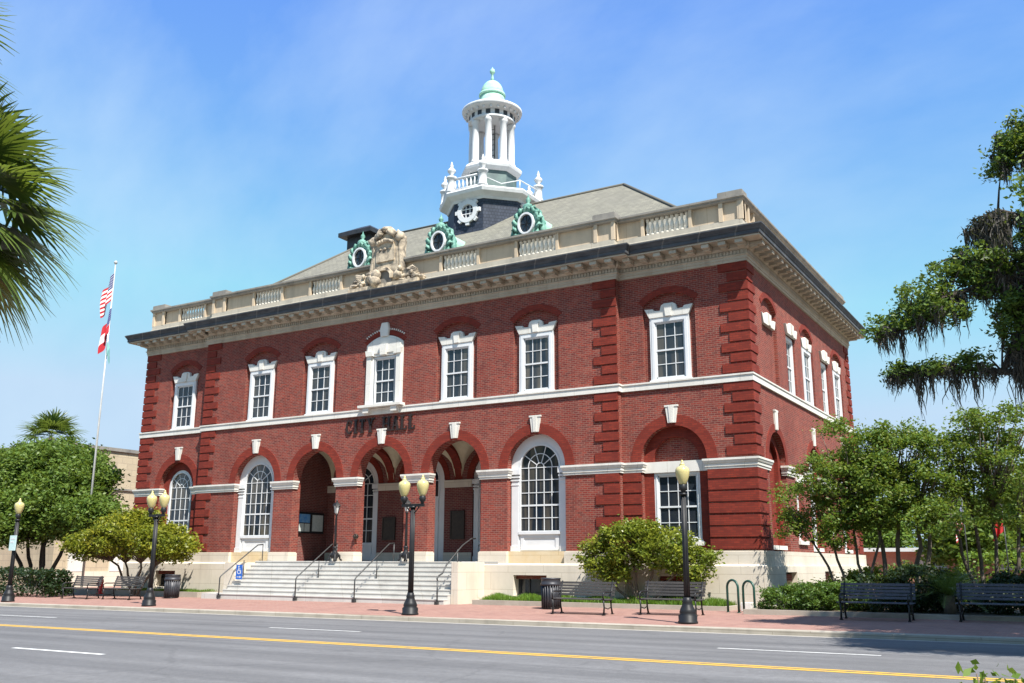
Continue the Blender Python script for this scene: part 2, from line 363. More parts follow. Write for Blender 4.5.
def sweep(mb, path, prof, closed=True, ends=True):
    n = len(path); P = [Vector(p) for p in path]; nor = []
    def en(a, b): d = (b - a).normalized(); return Vector((d.y, -d.x))
    for i in range(n):
        ns = []
        if closed or i > 0: ns.append(en(P[i - 1], P[i]))
        if closed or i < n - 1: ns.append(en(P[i], P[(i + 1) % n]))
        if len(ns) == 2 and abs(ns[0].dot(ns[1])) < .5: nor.append(ns[0] + ns[1])
        else: nor.append(ns[0])
    vs = [(P[i].x + nor[i].x * d, P[i].y + nor[i].y * d, z) for i in range(n) for d, z in prof]
    m = len(prof); fs = []
    for i in range(n if closed else n - 1):
        j = (i + 1) % n
        for k in range(m - 1): fs.append((i * m + k, j * m + k, j * m + k + 1, i * m + k + 1))
    if not closed and ends:
        fs.append(tuple(range(m))); fs.append(tuple((n - 1) * m + k for k in reversed(range(m))))
    mb.add(vs, fs)
# ---- leaves
def leaf_arrays(P, L, W, up=.0):
    n = len(P)
    a = RNG.normal(size=(n, 3)); a[:, 2] *= .6; a /= np.linalg.norm(a, axis=1)[:, None]
    h = RNG.normal(size=(n, 3)); h[:, 2] += up; b = np.cross(a, h); b /= np.linalg.norm(b, axis=1)[:, None] + 1e-9
    s = RNG.uniform(.7, 1.3, size=(n, 1))
    A = a * L * s / 2; B = b * W * s / 2; c = np.cross(a, b) * (W * .15)
    V = np.stack([P - A, P + B + c, P + A, P - B + c], 1).reshape(-1, 3)
    return V
def quads_obj(name, V, mat, parent, base=None):
    off = wloc(parent) if parent is not None else Vector((0, 0, 0))
    V = V - np.array(off)
    n = len(V) // 4
    me = bpy.data.meshes.new(name); me.vertices.add(n * 4); me.vertices.foreach_set('co', V.astype(np.float32).ravel())
    me.loops.add(n * 4); me.loops.foreach_set('vertex_index', np.arange(n * 4, dtype=np.int32))
    me.polygons.add(n); me.polygons.foreach_set('loop_start', np.arange(0, n * 4, 4, dtype=np.int32))
    try: me.polygons.foreach_set('loop_total', np.full(n, 4, dtype=np.int32))
    except Exception: pass
    me.update(calc_edges=True); me.validate(); me.materials.append(MT[mat] if isinstance(mat, str) else mat)
    return link(name, me, parent)
def blob_points(blobs, nclump, nleaf, sig, shell=(.5, 1.0), flat=1.0):
    """clumps scattered in the outer part of each ellipsoid; leaves gathered round every clump"""
    out = []; cl = []
    for (cx, cy, cz, rx, ry, rz) in blobs:
        k = max(3, int(nclump * (rx * ry * rz) ** (2 / 3)))
        d = RNG.normal(size=(k, 3)); d /= np.linalg.norm(d, axis=1)[:, None]
        r = RNG.uniform(shell[0] ** 3, shell[1] ** 3, size=(k, 1)) ** (1 / 3)
        C = np.array([cx, cy, cz]) + d * r * np.array([rx, ry, rz])
        cl.append(C)
        for c in C:
            m = int(nleaf * random.uniform(.5, 1.5)); s = sig * random.uniform(.6, 1.35)
            out.append(c + RNG.normal(size=(m, 3)) * np.array([s, s, s * .65 * flat]))
    return np.concatenate(out), np.concatenate(cl)
def limb(mb, a, b, r0, r1, wob=.12, n=5, seg=6):
    a = Vector(a); b = Vector(b); pts = []; L = (b - a).length
    for i in range(n + 1):
        t = i / n; p = a.lerp(b, t)
        if 0 < i < n: p += Vector((random.gauss(0, 1), random.gauss(0, 1), random.gauss(0, .6))) * wob * L * .25
        pts.append(p)
    mb.tube(pts, [r0 + (r1 - r0) * i / n for i in range(n + 1)], seg)
    return pts


# ------------------------------------------------------------------ the ground, the road, the pavements
def struct(name, mb, mat): return tag(mb.build(name, mat, None), kind='structure')
KY = -7.9
def tilt(x): return .004 * (x + 8)          # the street climbs gently to the right
def zs(y, x=-8.0): return (.13 + (y + 2.65) * .025 if y < -2.65 else .13) + tilt(x)
g = MB(); g.add([(-1500, -1500, -1.6), (1500, -1500, -1.6), (1500, 1500, -1.6), (-1500, 1500, -1.6)], [(0, 1, 2, 3)]); struct('ground', g, 'earth')
def strip(prof, x0=-220, x1=220, nx=1):
    mb = MB(); xs = [x0 + (x1 - x0) * i / nx for i in range(nx + 1)]
    vs = [(x, y, z + tilt(x)) for x in xs for y, z in prof]; m = len(prof)
    mb.add(vs, [(i * m + k, (i + 1) * m + k, (i + 1) * m + k + 1, i * m + k + 1) for i in range(nx) for k in range(m - 1)]); return mb
ROAD = [(-24.7, -.16), (-23.5, -.10), (-20.3, 0.0), (-16.6, .025), (-13.4, -.01), (-10.0, -.06), (KY, -.12)]
def zr(y):
    for (a, b), (c, d) in zip(ROAD, ROAD[1:]):
        if a <= y <= c: return b + (d - b) * (y - a) / (c - a)
    return -.12
struct('road', strip(ROAD), 'asphalt')
struct('kerb', strip([(KY, -.3), (KY, zs(KY) - .012), (KY + .012, zs(KY) + .004), (KY + .26, zs(KY + .26) + .004), (KY + .26, -.3)]), 'kerbstone')
struct('gutter', strip([(KY - .34, zr(KY - .34) + .004), (KY - .001, zr(KY - .001) + .005)]), 'gutter')
struct('pavement', strip([(KY + .26, zs(KY + .26)), (-2.65, .13), (6, .14), (60, .14)]), 'paver')
struct('kerb', strip([(-24.7, -.3), (-24.7, -.02), (-25.1, -.02), (-25.1, -.3)]), 'concrete')
struct('pavement', strip([(-60, .05), (-25.1, -.02)]), 'concrete')
for y in (-16.80, -16.58):
    struct('road_centre_line', strip([(y, zr(y) + .004), (y + .14, zr(y + .14) + .004)]), 'yellow')
wm = MB()
for i in range(-14, 12):
    for x, L, y in ((3.05 + 11.5 * i, 2.9, -13.4), (-8.1 + 11.5 * i, 2.6, -20.25)):
        wm.add([(a, b, zr(b) + .004 + tilt(a)) for a, b in ((x, y - .06), (x + L, y - .06), (x + L, y + .06), (x, y + .06))], [(0, 1, 2, 3)])
struct('road_lane_marking', wm, 'whiteline')

# ------------------------------------------------------------------ the city hall
X0, X1, D = -31.5, 0.0, 16.3
CL, CR, PJ = -26.73, -4.86, -.27
CX = -15.75
HALL = thing('city_hall', 'large two storey red brick city hall with white trim, stone balustrade and domed cupola', 'building', (CX, 8.15, 0))
PATH = [(X0, D), (X0, 0), (CL, 0), (CL, PJ), (CR, PJ), (CR, 0), (X1, 0), (X1, D)]
BAYS = [-8.3, -12.0, -15.7, -19.37, -23.0]
EB = [-2.92, -28.55]
ZB, ZF, SPR, RO = 7.93, 11.93, 5.10, 1.25
SB = [2.55, 8.05, 13.55]; SN = [5.4, 11.0]

def upper_recess(u): return seg_loop(u, 1.0, 7.75, 10.78, .40)
# outer walls
w = MB(); holes = [arch_loop(u, RO, 1.22, SPR) for u in BAYS] + [upper_recess(u) for u in (BAYS[0], BAYS[1], BAYS[3], BAYS[4])] + [seg_loop(BAYS[2], 1.0, 7.75, 10.72, .36)]
w.plate([rect(CL, CR, 1.0, 12.5)] + holes, FR, PJ, .22); w.build('brick_wall', 'brick', HALL)
for u, a, b in ((EB[0], CR + .003, X1), (EB[1], X0, CL - .003)):
    w = MB(); w.plate([rect(a, b, 1.0, 12.5), arch_loop(u, RO - .03, 1.22, SPR), upper_recess(u)], FR, 0, .45); w.build('brick_wall', 'brick', HALL)
w = MB(); w.plate([rect(.45, D, 1.0, 12.5)] + [arch_loop(u, 1.08, 1.22, SPR) for u in SB] + [seg_loop(u, .95, 7.75, 10.75, .40) for u in SB] + [rect(u - .5, u + .5, 2.4, 4.6) for u in SN] + [rect(u - .62, u + .62, 7.8, 10.32) for u in SN], SI, 0, .45)
w.build('brick_wall', 'brick', HALL)
w = MB(); w.box(X0, X0 + .45, .45, D, 1.0, 12.5); w.box(X0 + .45, X1 - .45, D - .45, D, 1.0, 12.5); w.build('brick_wall', 'brick', HALL)
# brick set back inside the recesses
for u in BAYS: w = MB(); w.mbox(FR, u - 1.3, u + 1.3, 7.6, 11.6, PJ + .13, PJ + .3); w.build('recessed_brick_wall', 'brick', HALL)
for u in EB: w = MB(); w.mbox(FR, u - 1.3, u + 1.3, 7.6, 11.6, .13, .3); w.build('recessed_brick_wall', 'brick', HALL)
for u in SB: w = MB(); w.mbox(SI, u - 1.2, u + 1.2, 7.6, 11.6, .13, .3); w.build('recessed_brick_wall', 'brick', HALL)
for u in EB:
    w = MB(); w.plate([rect(u - 1.5, u + 1.5, 1.2, 6.6), arch_loop(u, .85, 1.22, SPR)], FR, .24, .50); w.build('recessed_brick_wall', 'redbrick', HALL)
    w = MB(); w.mbox(FR, u - 1.2, u + 1.2, 1.2, 6.3, .40, .55); w.build('recessed_brick_wall', 'brick', HALL)
for u in SB:
    w = MB(); w.plate([rect(u - 1.3, u + 1.3, 1.2, 6.5), arch_loop(u, .78, 1.22, SPR)], SI, .20, .46); w.build('recessed_brick_wall', 'redbrick', HALL)
    w = MB(); w.mbox(SI, u - 1.0, u + 1.0, 1.2, 6.2, .36, .5); w.build('recessed_brick_wall', 'brick' if u != SB[0] else 'redbrick', HALL)
for u in SN:
    w = MB(); w.mbox(SI, u - .8, u + .8, 2.2, 4.8, .3, .4); w.mbox(SI, u - .8, u + .8, 7.6, 10.5, .18, .4); w.build('recessed_brick_wall', 'brick', HALL)

# arch rings and keystones
def keystone(u, Mf, w, zb=6.40, zt=7.04, b=.15, t=.24, pr=.07):
    mb = MB(); mb.plate([[(u - b, zb), (u + b, zb), (u + t, zt), (u - t, zt)]], Mf, w - pr, w + .02)
    mb.plate([[(u - b * .45, zb + .005), (u + b * .45, zb + .005), (u + t * .45, zt - .02), (u - t * .45, zt - .02)]], Mf, w - pr - .03, w - pr + .01)
    mb.plate([[(u - t - .015, zt - .07), (u + t + .015, zt - .07), (u + t + .02, zt), (u - t - .02, zt)]], Mf, w - pr - .02, w)
    mb.build('keystone', 'whitestone', HALL, bevel=.008)
def archring(u, Mf, w, r1, r2, a0=0, a1=PI, zsp=SPR, name='arch_ring'):
    mb = MB(); mb.plate([ring_loop(u, r1, r2, zsp, a0, a1)], Mf, w - .025, w + .05); mb.build(name, 'redbrick', HALL)
for u in BAYS: archring(u, FR, PJ, RO, RO + .38); keystone(u, FR, PJ)
for u in EB: archring(u, FR, 0, RO - .03, RO + .35); keystone(u, FR, 0)
for u in SB: archring(u, SI, 0, 1.08, 1.38); keystone(u, SI, 0, 6.25, 6.98, .12, .19)
def segring(u, Mf, w, hw, zsp, rise, th):
    rad = (hw * hw + rise * rise) / (2 * rise); cz = zsp + rise - rad; a = math.asin(hw / rad)
    mb = MB(); mb.plate([ring_loop(u, rad, rad + th, cz, PI / 2 - a, PI / 2 + a)], Mf, w - .02, w + .05); mb.build('arch_ring', 'redbrick', HALL)
for u in BAYS[:2] + BAYS[3:]: segring(u, FR, PJ, 1.0, 10.78, .40, .24)
for u in EB: segring(u, FR, 0, 1.0, 10.78, .40, .24)
for u in SB: segring(u, SI, 0, .95, 10.75, .40, .22)

# quoins: stacks of rubbed brick blocks
def quoin_stack(Mf, w, edge, sign, z0, z1, n, wide, narrow, first_wide=True, pr=.045, name='quoin'):
    mb = MB(); h = (z1 - z0) / n
    for i in range(n):
        L = wide if (i % 2 == 0) == first_wide else narrow
        a, b = sorted((edge, edge + sign * L))
        zb, zt = z0 + i * h + .05, z0 + (i + 1) * h
        mb.mbox(Mf, a, b, zb, zt, w - pr, w + .03)
    mb.build(name, 'redbrick', HALL, bevel=.012)
def corner_stack(cx, sgn, z0, z1, n, wide, narrow, pr=.045):
    mb = MB(); h = (z1 - z0) / n
    for i in range(n):
        L = wide if i % 2 == 0 else narrow
        zb, zt = z0 + i * h + .05, z0 + (i + 1) * h
        if sgn > 0: mb.box(cx - L, cx + pr, -pr, .03, zb, zt); mb.box(cx - .03, cx + pr, .03, L * .85, zb, zt)
        else: mb.box(cx - pr, cx + L, -pr, .03, zb, zt); mb.box(cx - pr, cx + .03, .03, L * .85, zb, zt)
    mb.build('quoin', 'redbrick', HALL, bevel=.012)
for z0, z1, n in ((ZB, ZF, 11), (SPR, 7.66, 7)):
    corner_stack(X1, 1, z0, z1, n, 1.0, .70); corner_stack(X0, -1, z0, z1, n, 1.0, .70)
    quoin_stack(FR, PJ, CR, -1, z0, z1, n, .96, .63); quoin_stack(FR, PJ, CL, 1, z0, z1, n, .96, .63)
    quoin_stack(SI, 0, D, -1, z0, z1, n, .9, .6)
quoin_stack(FR, PJ, CR, -1, 2.0, 4.74, 7, .96, .63); quoin_stack(FR, PJ, CL, 1, 2.0, 4.74, 7, .96, .63)
quoin_stack(SI, 0, D, -1, 2.0, 4.74, 7, .9, .6)
for a, b, c in ((EB[0] + 1.22, X1 + .045, 1), (X0 - .045, EB[1] - 1.22, -1)):   # grooved piers under the string course
    mb = MB(); h = 2.74 / 7
    for i in range(7):
        zb, zt = 2.0 + i * h + .05, 2.0 + (i + 1) * h
        mb.box(a, b, -.045, .03, zb, zt)
        if c > 0: mb.box(-.03, .045, .03, 1.1, zb, zt)
        else: mb.box(X0 - .045, X0 + .03, .03, 1.1, zb, zt)
    mb.build('quoin', 'redbrick', HALL, bevel=.012)
for a, b in ((CR + .004, EB[0] - 1.22), (EB[1] + 1.22, CL - .004)):
    mb = MB(); h = 2.74 / 7
    for i in range(7): mb.box(a, b, -.045, .03, 2.0 + i * h + .05, 2.0 + (i + 1) * h)
    mb.build('quoin', 'redbrick', HALL, bevel=.012)

# belt course under the upper windows
mb = MB(); sweep(mb, PATH, [(-.05, 7.66), (.07, 7.66), (.07, 7.86), (.10, 7.875), (.10, 7.93), (-.05, 7.94)]); mb.build('belt_course', 'whitestone', HALL)
# moulded string course at the arch springing
IMP = [(-.02, 4.72), (.05, 4.72), (.05, 4.80), (.075, 4.80), (.075, 4.90), (.10, 4.91), (.125, 4.98), (.14, 5.0), (.14, 5.07), (-.02, 5.08)]
def impost(path, ends=True):
    mb = MB(); sweep(mb, path, IMP, closed=False); mb.build('string_course', 'whitestone', HALL)
BS = sorted(BAYS)
impost([(EB[1] + 1.22, .2), (EB[1] + 1.22, 0), (CL, 0), (CL, PJ), (BS[0] - RO, PJ), (BS[0] - RO, .0)])
for a, b in zip(BS, BS[1:]): impost([(a + RO, .0), (a + RO, PJ), (b - RO, PJ), (b - RO, .0)])
impost([(BS[4] + RO, .0), (BS[4] + RO, PJ), (CR, PJ), (CR, 0), (EB[0] - 1.22, 0), (EB[0] - 1.22, .2)])
impost([(EB[0] + 1.22, .2), (EB[0] + 1.22, 0), (X1, 0), (X1, SB[0] - 1.08), (X1 - .15, SB[0] - 1.08)])
impost([(X1 - .15, SB[0] + 1.08), (X1, SB[0] + 1.08), (X1, SN[0] - .7)]); impost([(X1, SN[0] + .7), (X1, SB[1] - 1.08), (X1 - .15, SB[1] - 1.08)])
impost([(X1 - .15, SB[1] + 1.08), (X1, SB[1] + 1.08), (X1, SN[1] - .7)]); impost([(X1, SN[1] + .7), (X1, SB[2] - 1.08), (X1 - .15, SB[2] - 1.08)])
impost([(X1 - .15, SB[2] + 1.08), (X1, SB[2] + 1.08), (X1, D)])
impost([(X0 + .45, D - 1), (X0, D - 1), (X0, 0), (EB[1] - 1.22, 0), (EB[1] - 1.22, .2)])
mb = MB(); mb.mbox(FR, EB[0] - 1.2, EB[0] + 1.2, 4.70, 5.08, .19, .30); mb.mbox(FR, EB[0] - .86, EB[0] + .86, 4.70, 5.08, .30, .45); mb.build('window_head_band', 'whitestone', HALL)

# stone base
def base_seg(x0, x1, y, holes=()):
    mb = MB(); mb.plate([rect(x0, x1, -.29, 1.50)] + [rect(*h) for h in holes], FR, y - .20, y + .5)
    mb.add([(x0, y - .20, 1.50), (x1, y - .20, 1.50), (x1, y - .10, 1.56), (x0, y - .10, 1.56)], [(0, 1, 2, 3)])
    mb.build('stone_base', 'stone', HALL)
BW = [(-9.15, -7.75), (-3.55, -2.2)]
base_seg(-10.70, CR + .20, PJ, [(BW[0][0], BW[0][1], .40, 1.14)]); base_seg(CR + .20, .20, 0, [(BW[1][0], BW[1][1], .42, 1.16)])
base_seg(CL - .20, -20.85, PJ); base_seg(X0 - .20, CL - .20, 0, [(-29.3, -27.9, .42, 1.16)])
mb = MB(); mb.plate([rect(.5, D + .2, -.29, 1.5)] + [rect(u - .72, u + .72, .55, 1.3) for u in (2.8, 8.4, 13.6)], SI, -.20, .5); mb.build('stone_base', 'stone', HALL)
mb = MB(); mb.box(X0 - .2, X0 + .5, .5, D + .2, -.29, 1.5); mb.build('stone_base', 'stone', HALL)
def upper_base(x0, x1, y, mat='stone'):
    mb = MB(); mb.box(x0, x1, y - .10, y + .45, 1.40, 1.97); mb.box(x0 + .01, x1 - .01, y - .06, y + .40, 1.97, 2.0); mb.build('stone_base', mat, HALL)
for a, b in zip(BS, BS[1:]): upper_base(a + RO - .03, b - RO + .03, PJ)
upper_base(BS[4] + RO - .03, CR + .10, PJ); upper_base(CR + .10, .10, 0)
upper_base(CL - .10, BS[0] - RO + .03, PJ); upper_base(X0 - .10, CL - .10, 0)
for u in (BS[0], BS[4]): mb = MB(); mb.mbox(FR, u - RO + .03, u + RO - .03, 1.40, 2.0, PJ + .06, .3); mb.build('stone_base', 'ochre', HALL)
mb = MB(); mb.box(-.45, .10, .45, D + .1, 1.4, 2.0); mb.build('stone_base', 'stone', HALL)
mb = MB(); mb.box(X0 - .10, X0 + .45, .45, D + .1, 1.4, 2.0); mb.build('stone_base', 'stone', HALL)
def basement(Mf, u0, u1, z0, z1, w):
    mb = MB(); mb.plate([rect(u0, u1, z0, z1), rect(u0 + .09, u1 - .09, z0 + .09, z1 - .09)], Mf, w - .04, w + .05)
    for k in (1, 2): u = u0 + (u1 - u0) * k / 3; mb.mbox(Mf, u - .025, u + .025, z0 + .05, z1 - .05, w - .03, w + .03)
    o = mb.build('basement_window', 'dark', HALL); p = MB(); p.mbox(Mf, u0, u1, z0, z1, w + .01, w + .06); p.build('pane', 'glass', o)
basement(FR, BW[0][0], BW[0][1], .40, 1.14, PJ + .22); basement(FR, BW[1][0], BW[1][1], .42, 1.16, .22); basement(FR, -29.3, -27.9, .42, 1.16, .22)
for u in (2.8, 8.4, 13.6): basement(SI, u - .72, u + .72, .55, 1.3, .25)

# windows
def lintel(parent, Mf, u, z, w, hb=.74, ht=.93, s=1):
    pts = [(-hb, 0), (hb, 0), (ht, .36), (.60 * ht / .93, .34), (.56 * ht / .93, .27), (.33 * ht / .93, .25), (.28 * ht / .93, .44), (.17 * ht / .93, .50), (-.17 * ht / .93, .50), (-.28 * ht / .93, .44), (-.33 * ht / .93, .25), (-.56 * ht / .93, .27), (-.60 * ht / .93, .34), (-ht, .36)]
    mb = MB(); mb.plate([[(u + a, z + b * s) for a, b in pts]], Mf, w - .10, w + .03)
    mb.plate([[(u - .11, z + .01), (u + .11, z + .01), (u + .16, z + .44 * s), (u - .16, z + .44 * s)]], Mf, w - .15, w - .08)
    mb.build('lintel', 'whitestone', parent, bevel=.008)
def sash_window(Mf, u, w, z0=7.93, z1=10.30, hw=.75, cols=3, rows=4, cas=.20, head=.20, sill=.12, lint=True):
    mb = MB(); g0, g1, h0, h1 = u - hw + cas, u + hw - cas, z0 + sill, z1 - head
    mb.plate([rect(u - hw, u + hw, z0, z1), rect(g0, g1, h0, h1)], Mf, w - .09, w + .02)
    mb.plate([rect(u - hw + .07, u + hw - .07, z0 + .03, z1 - .07), rect(g0 - .03, g1 + .03, h0 - .03, h1 + .03)], Mf, w - .11, w - .085)
    zm = (h0 + h1) / 2
    mb.mbox(Mf, g0, g1, zm - .03, zm + .03, w - .06, w + .01)
    for e0, e1 in ((g0, g0 + .04), (g1 - .04, g1)): mb.mbox(Mf, e0, e1, h0, h1, w - .05, w + .01)
    mb.mbox(Mf, g0, g1, h0, h0 + .05, w - .05, w + .01); mb.mbox(Mf, g0, g1, h1 - .04, h1, w - .05, w + .01)
    for k in range(1, cols): x = g0 + (g1 - g0) * k / cols; mb.mbox(Mf, x - .013, x + .013, h0, h1, w - .035, w + .005)
    for k in range(1, rows):
        if k * 2 != rows: z = h0 + (h1 - h0) * k / rows; mb.mbox(Mf, g0, g1, z - .013, z + .013, w - .036, w + .006)
    mb.mbox(Mf, u - hw - .04, u + hw + .04, z0, z0 + .06, w - .14, w + .01)
    o = mb.build('window', 'white', HALL)
    p = MB(); p.mbox(Mf, g0 - .02, g1 + .02, h0 - .02, h1 + .02, w - .015, w + .03); p.build('pane', 'glass', o)
    if lint: lintel(o, Mf, u, z1 - .005, w - .03, hw, hw + .18)
    return o
for u in (BAYS[0], BAYS[1], BAYS[3], BAYS[4]): sash_window(FR, u, PJ + .12)
for u in EB: sash_window(FR, u, .12)
for u in SB[1:]: sash_window(SI, u, .12, hw=.70)
for u in SN: sash_window(SI, u, .17, hw=.62, lint=False)
for u in SN:
    mb = MB(); mb.mbox(SI, u - .5, u + .5, 4.58, 4.9, -.05, .28); mb.build('lintel', 'whitestone', HALL)
    lintel(HALL, SI, u, 10.31, .0, .66, .84)
    sash_window(SI, u, .29, 2.42, 4.58, .5, 2, 4, .12, .12, .1, lint=False)
    mb = MB(); mb.mbox(SI, u - .62, u + .62, 2.28, 2.42, -.09, .2); mb.build('sill', 'whitestone', HALL)
lintel(HALL, SI, SB[0], 10.1, .09, .70, .88)
# the tall centre window above the sign
u = BAYS[2]; w0 = PJ + .12
mb = MB(); mb.plate([seg_loop(u, .99, 7.93, 10.71, .355), rect(u - .62, u + .62, 8.05, 10.18)], FR, w0 - .16, w0 + .02)
mb.plate([seg_loop(u, .90, 10.30, 10.66, .30), ], FR, w0 - .20, w0 - .14)
for s in (-1, 1):
    mb.mbox(FR, u + s * .80 - .13, u + s * .80 + .13, 8.05, 10.25, w0 - .22, w0 - .15)
    mb.plate([[(u + s * .55, 10.20), (u + s * .93, 10.20), (u + s * .98, 10.45), (u + s * .60, 10.40)]], FR, w0 - .28, w0 - .15)
    mb.plate([[(u + s * .60, 7.72), (u + s * .90, 7.72), (u + s * .93, 7.97), (u + s * .57, 7.97)]], FR, PJ - .28, PJ + .02)
mb.plate([[(u - .14, 10.20), (u + .14, 10.20), (u + .20, 10.66), (u - .20, 10.66)]], FR, w0 - .31, w0 - .15)
mb.mbox(FR, u - 1.14, u + 1.14, 7.95, 8.06, PJ - .34, w0)
CW = mb.build('window_surround', 'whitestone', HALL, bevel=.008)
o = sash_window(FR, u, w0 - .02, 8.06, 10.16, .62, 3, 4, .10, .10, .08, lint=False)
mb = MB(); mb.plate([[(u - .20, 11.02), (u + .20, 11.02), (u + .24, 11.35), (u + .16, 11.62), (u - .16, 11.62), (u - .24, 11.35)]], FR, PJ - .12, PJ + .02); mb.build('keystone', 'whitestone', HALL, bevel=.01)
mb = MB()
rad = (1.0 + .36 ** 2) / .72; cz = 10.72 + .36 - rad
for i in range(19):
    a = PI / 2 + (i - 9) * .064
    if abs(i - 9) < 2: continue
    c_, s_ = math.cos(a), math.sin(a); px, pz = u + (rad + .27) * c_, cz + (rad + .27) * s_; e, q = .022, .036
    mb.plate([[(px + e * s_ - q * c_, pz - e * c_ - q * s_), (px + e * s_ + q * c_, pz - e * c_ + q * s_), (px - e * s_ + q * c_, pz + e * c_ + q * s_), (px - e * s_ - q * c_, pz + e * c_ - q * s_)]], FR, PJ - .035, PJ + .02)
mb.build('dentil_arch', 'whitestone', HALL)
segring(u, FR, PJ, 1.0, 10.72, .36, .20)

# round headed windows and doors
def arched(Mf, u, w, R, r, zb, zpan, cols, rows, zsp=SPR, door=False, cas=True, parent=None, name='window'):
    parent = parent or HALL
    mb = MB(); mb.plate([arch_loop(u, R, zb, zsp), arch_loop(u, r, zpan, zsp)], Mf, w, w + .10)
    mb.plate([arch_loop(u, r + .06, zpan - .07, zsp), arch_loop(u, r - .002, zpan, zsp)], Mf, w - .03, w + .05)
    zt = zsp
    wp = w + .045
    for k in range(1, cols):
        x = u - r + 2 * r * k / cols; mb.mbox(Mf, x - .014, x + .014, zpan, zt, wp - .02, wp + .02)
    for k in range(1, rows + 1):
        z = zpan + (zt - zpan) * k / rows; t = .032 if k == 2 else .014; mb.mbox(Mf, u - r, u + r, z - t, z + t, wp - .022, wp + .022)
    for rr in (r * .62, r * .20):
        mb.plate([ring_loop(u, rr - .014, rr + .014, zt + .01, n=20)], Mf, wp - .02, wp + .02)
    for k in range(1, 5):
        a = PI * k / 5; c_, s_ = math.cos(a), math.sin(a); n_ = .014
        q = [(u + r * .20 * c_ - n_ * s_, zt + r * .20 * s_ + n_ * c_), (u + r * .20 * c_ + n_ * s_, zt + r * .20 * s_ - n_ * c_), (u + r * c_ + n_ * s_, zt + r * s_ - n_ * c_), (u + r * c_ - n_ * s_, zt + r * s_ + n_ * c_)]
        mb.plate([q], Mf, wp - .019, wp + .019)
    if not door and cas:
        if zpan - zb > .4:
            mb.plate([rect(u - r + .02, u + r - .02, zb + .06, zpan - .12), rect(u - r + .16, u + r - .16, zb + .16, zpan - .26)], Mf, w - .03, w + .01)
            mb.mbox(Mf, u - r - .06, u + r + .06, zpan - .13, zpan - .02, w - .08, w + .01)
        for s in (-1, 1):     # slim pilasters with capitals
            x = u + s * (R + r) / 2; hw = (R - r) * .34
            mb.mbox(Mf, x - hw, x + hw, zb + .02, 4.62, w - .06, w + .01); mb.mbox(Mf, x - hw - .03, x + hw + .03, zb, zb + .22, w - .085, w + .01)
            for z_, e in ((4.45, .015), (4.62, .03), (4.74, .05), (4.86, .07)): mb.mbox(Mf, x - hw - e, x + hw + e, z_, z_ + (.05 if z_ < 4.8 else .2), w - .06 - e, w + .01)
    o = mb.build(name, 'white', parent)
    p = MB(); p.plate([arch_loop(u, r + .01, zpan - .01, zsp)], Mf, wp + .0, wp + .04); p.build('pane', 'glass', o)
    return o
for u in (BAYS[0], BAYS[4]): arched(FR, u, PJ + .30, RO + .02, .83, 1.98, 2.75, 5, 5)
arched(FR, EB[1], .29, .87, .70, 2.0, 2.45, 4, 5, cas=False)
sash_window(FR, EB[0], .36, 2.30, 4.71, .85, 4, 4, .13, .12, .12, lint=False)
for u in SB[1:]: arched(SI, u, .30, .80, .66, 2.2, 2.6, 4, 5, cas=False)
mb = MB(); mb.mbox(FR, EB[0] - .95, EB[0] + .95, 2.18, 2.31, .14, .4); mb.mbox(FR, EB[1] - .95, EB[1] + .95, 2.30, 2.44, .14, .4); mb.build('sill', 'whitestone', HALL)
for u in SB: mb = MB(); mb.mbox(SI, u - .9, u + .9, 2.06, 2.2, .06, .35); mb.build('sill', 'whitestone', HALL)

# the loggia behind the three open arches
LX0, LX1, LY = -21.25, -10.15, 2.75
mb = MB(); mb.box(LX0 - .3, LX1 + .3, -.42, LY + .3, 1.30, 1.62); mb.build('loggia_floor', 'floor', HALL)
w = MB(); DB = BAYS[1:4]
w.plate([rect(LX0 - .3, LX1 + .3, 1.4, 7.2)] + [arch_loop(u, 1.12, 1.62, SPR) for u in DB], FR, LY, LY + .3)
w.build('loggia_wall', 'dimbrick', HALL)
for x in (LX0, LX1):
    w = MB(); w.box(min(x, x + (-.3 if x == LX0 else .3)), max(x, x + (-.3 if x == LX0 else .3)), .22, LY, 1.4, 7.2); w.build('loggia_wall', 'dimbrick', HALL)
for u in DB:
    archring(u, FR, LY, 1.12, 1.40)
for i, u in enumerate(DB):
    if i == 1:
        o = arched(FR, u, LY + .10, 1.13, .74, 1.62, 4.4, 3, 1, door=True, name='door')
        d = MB(); d.plate([rect(u - .76, u + .76, 1.65, 4.35), rect(u - .60, u - .08, 2.6, 3.9), rect(u + .08, u + .60, 2.6, 3.9)], FR, LY + .06, LY + .12)
        d.build('door_leaf', 'white', o); g_ = MB(); g_.mbox(FR, u - .62, u + .62, 2.58, 3.92, LY + .09, LY + .13); g_.build('pane', 'glass', o)
    else: arched(FR, u, LY + .10, 1.13, .78, 1.62, 2.45, 4, 5)
for a, b in ((LX0, DB[2] - 1.14), (DB[2] + 1.14, DB[1] - 1.14), (DB[1] + 1.14, DB[0] - 1.14), (DB[0] + 1.14, LX1)):
    mb = MB(); mb.mbox(FR, a, b, 4.74, 5.06, LY - .07, LY + .02); mb.build('string_course', 'stone', HALL); mb = MB(); mb.mbox(FR, a, b, 1.62, 2.0, LY - .05, LY + .02); mb.build('wall_base', 'stone', HALL)
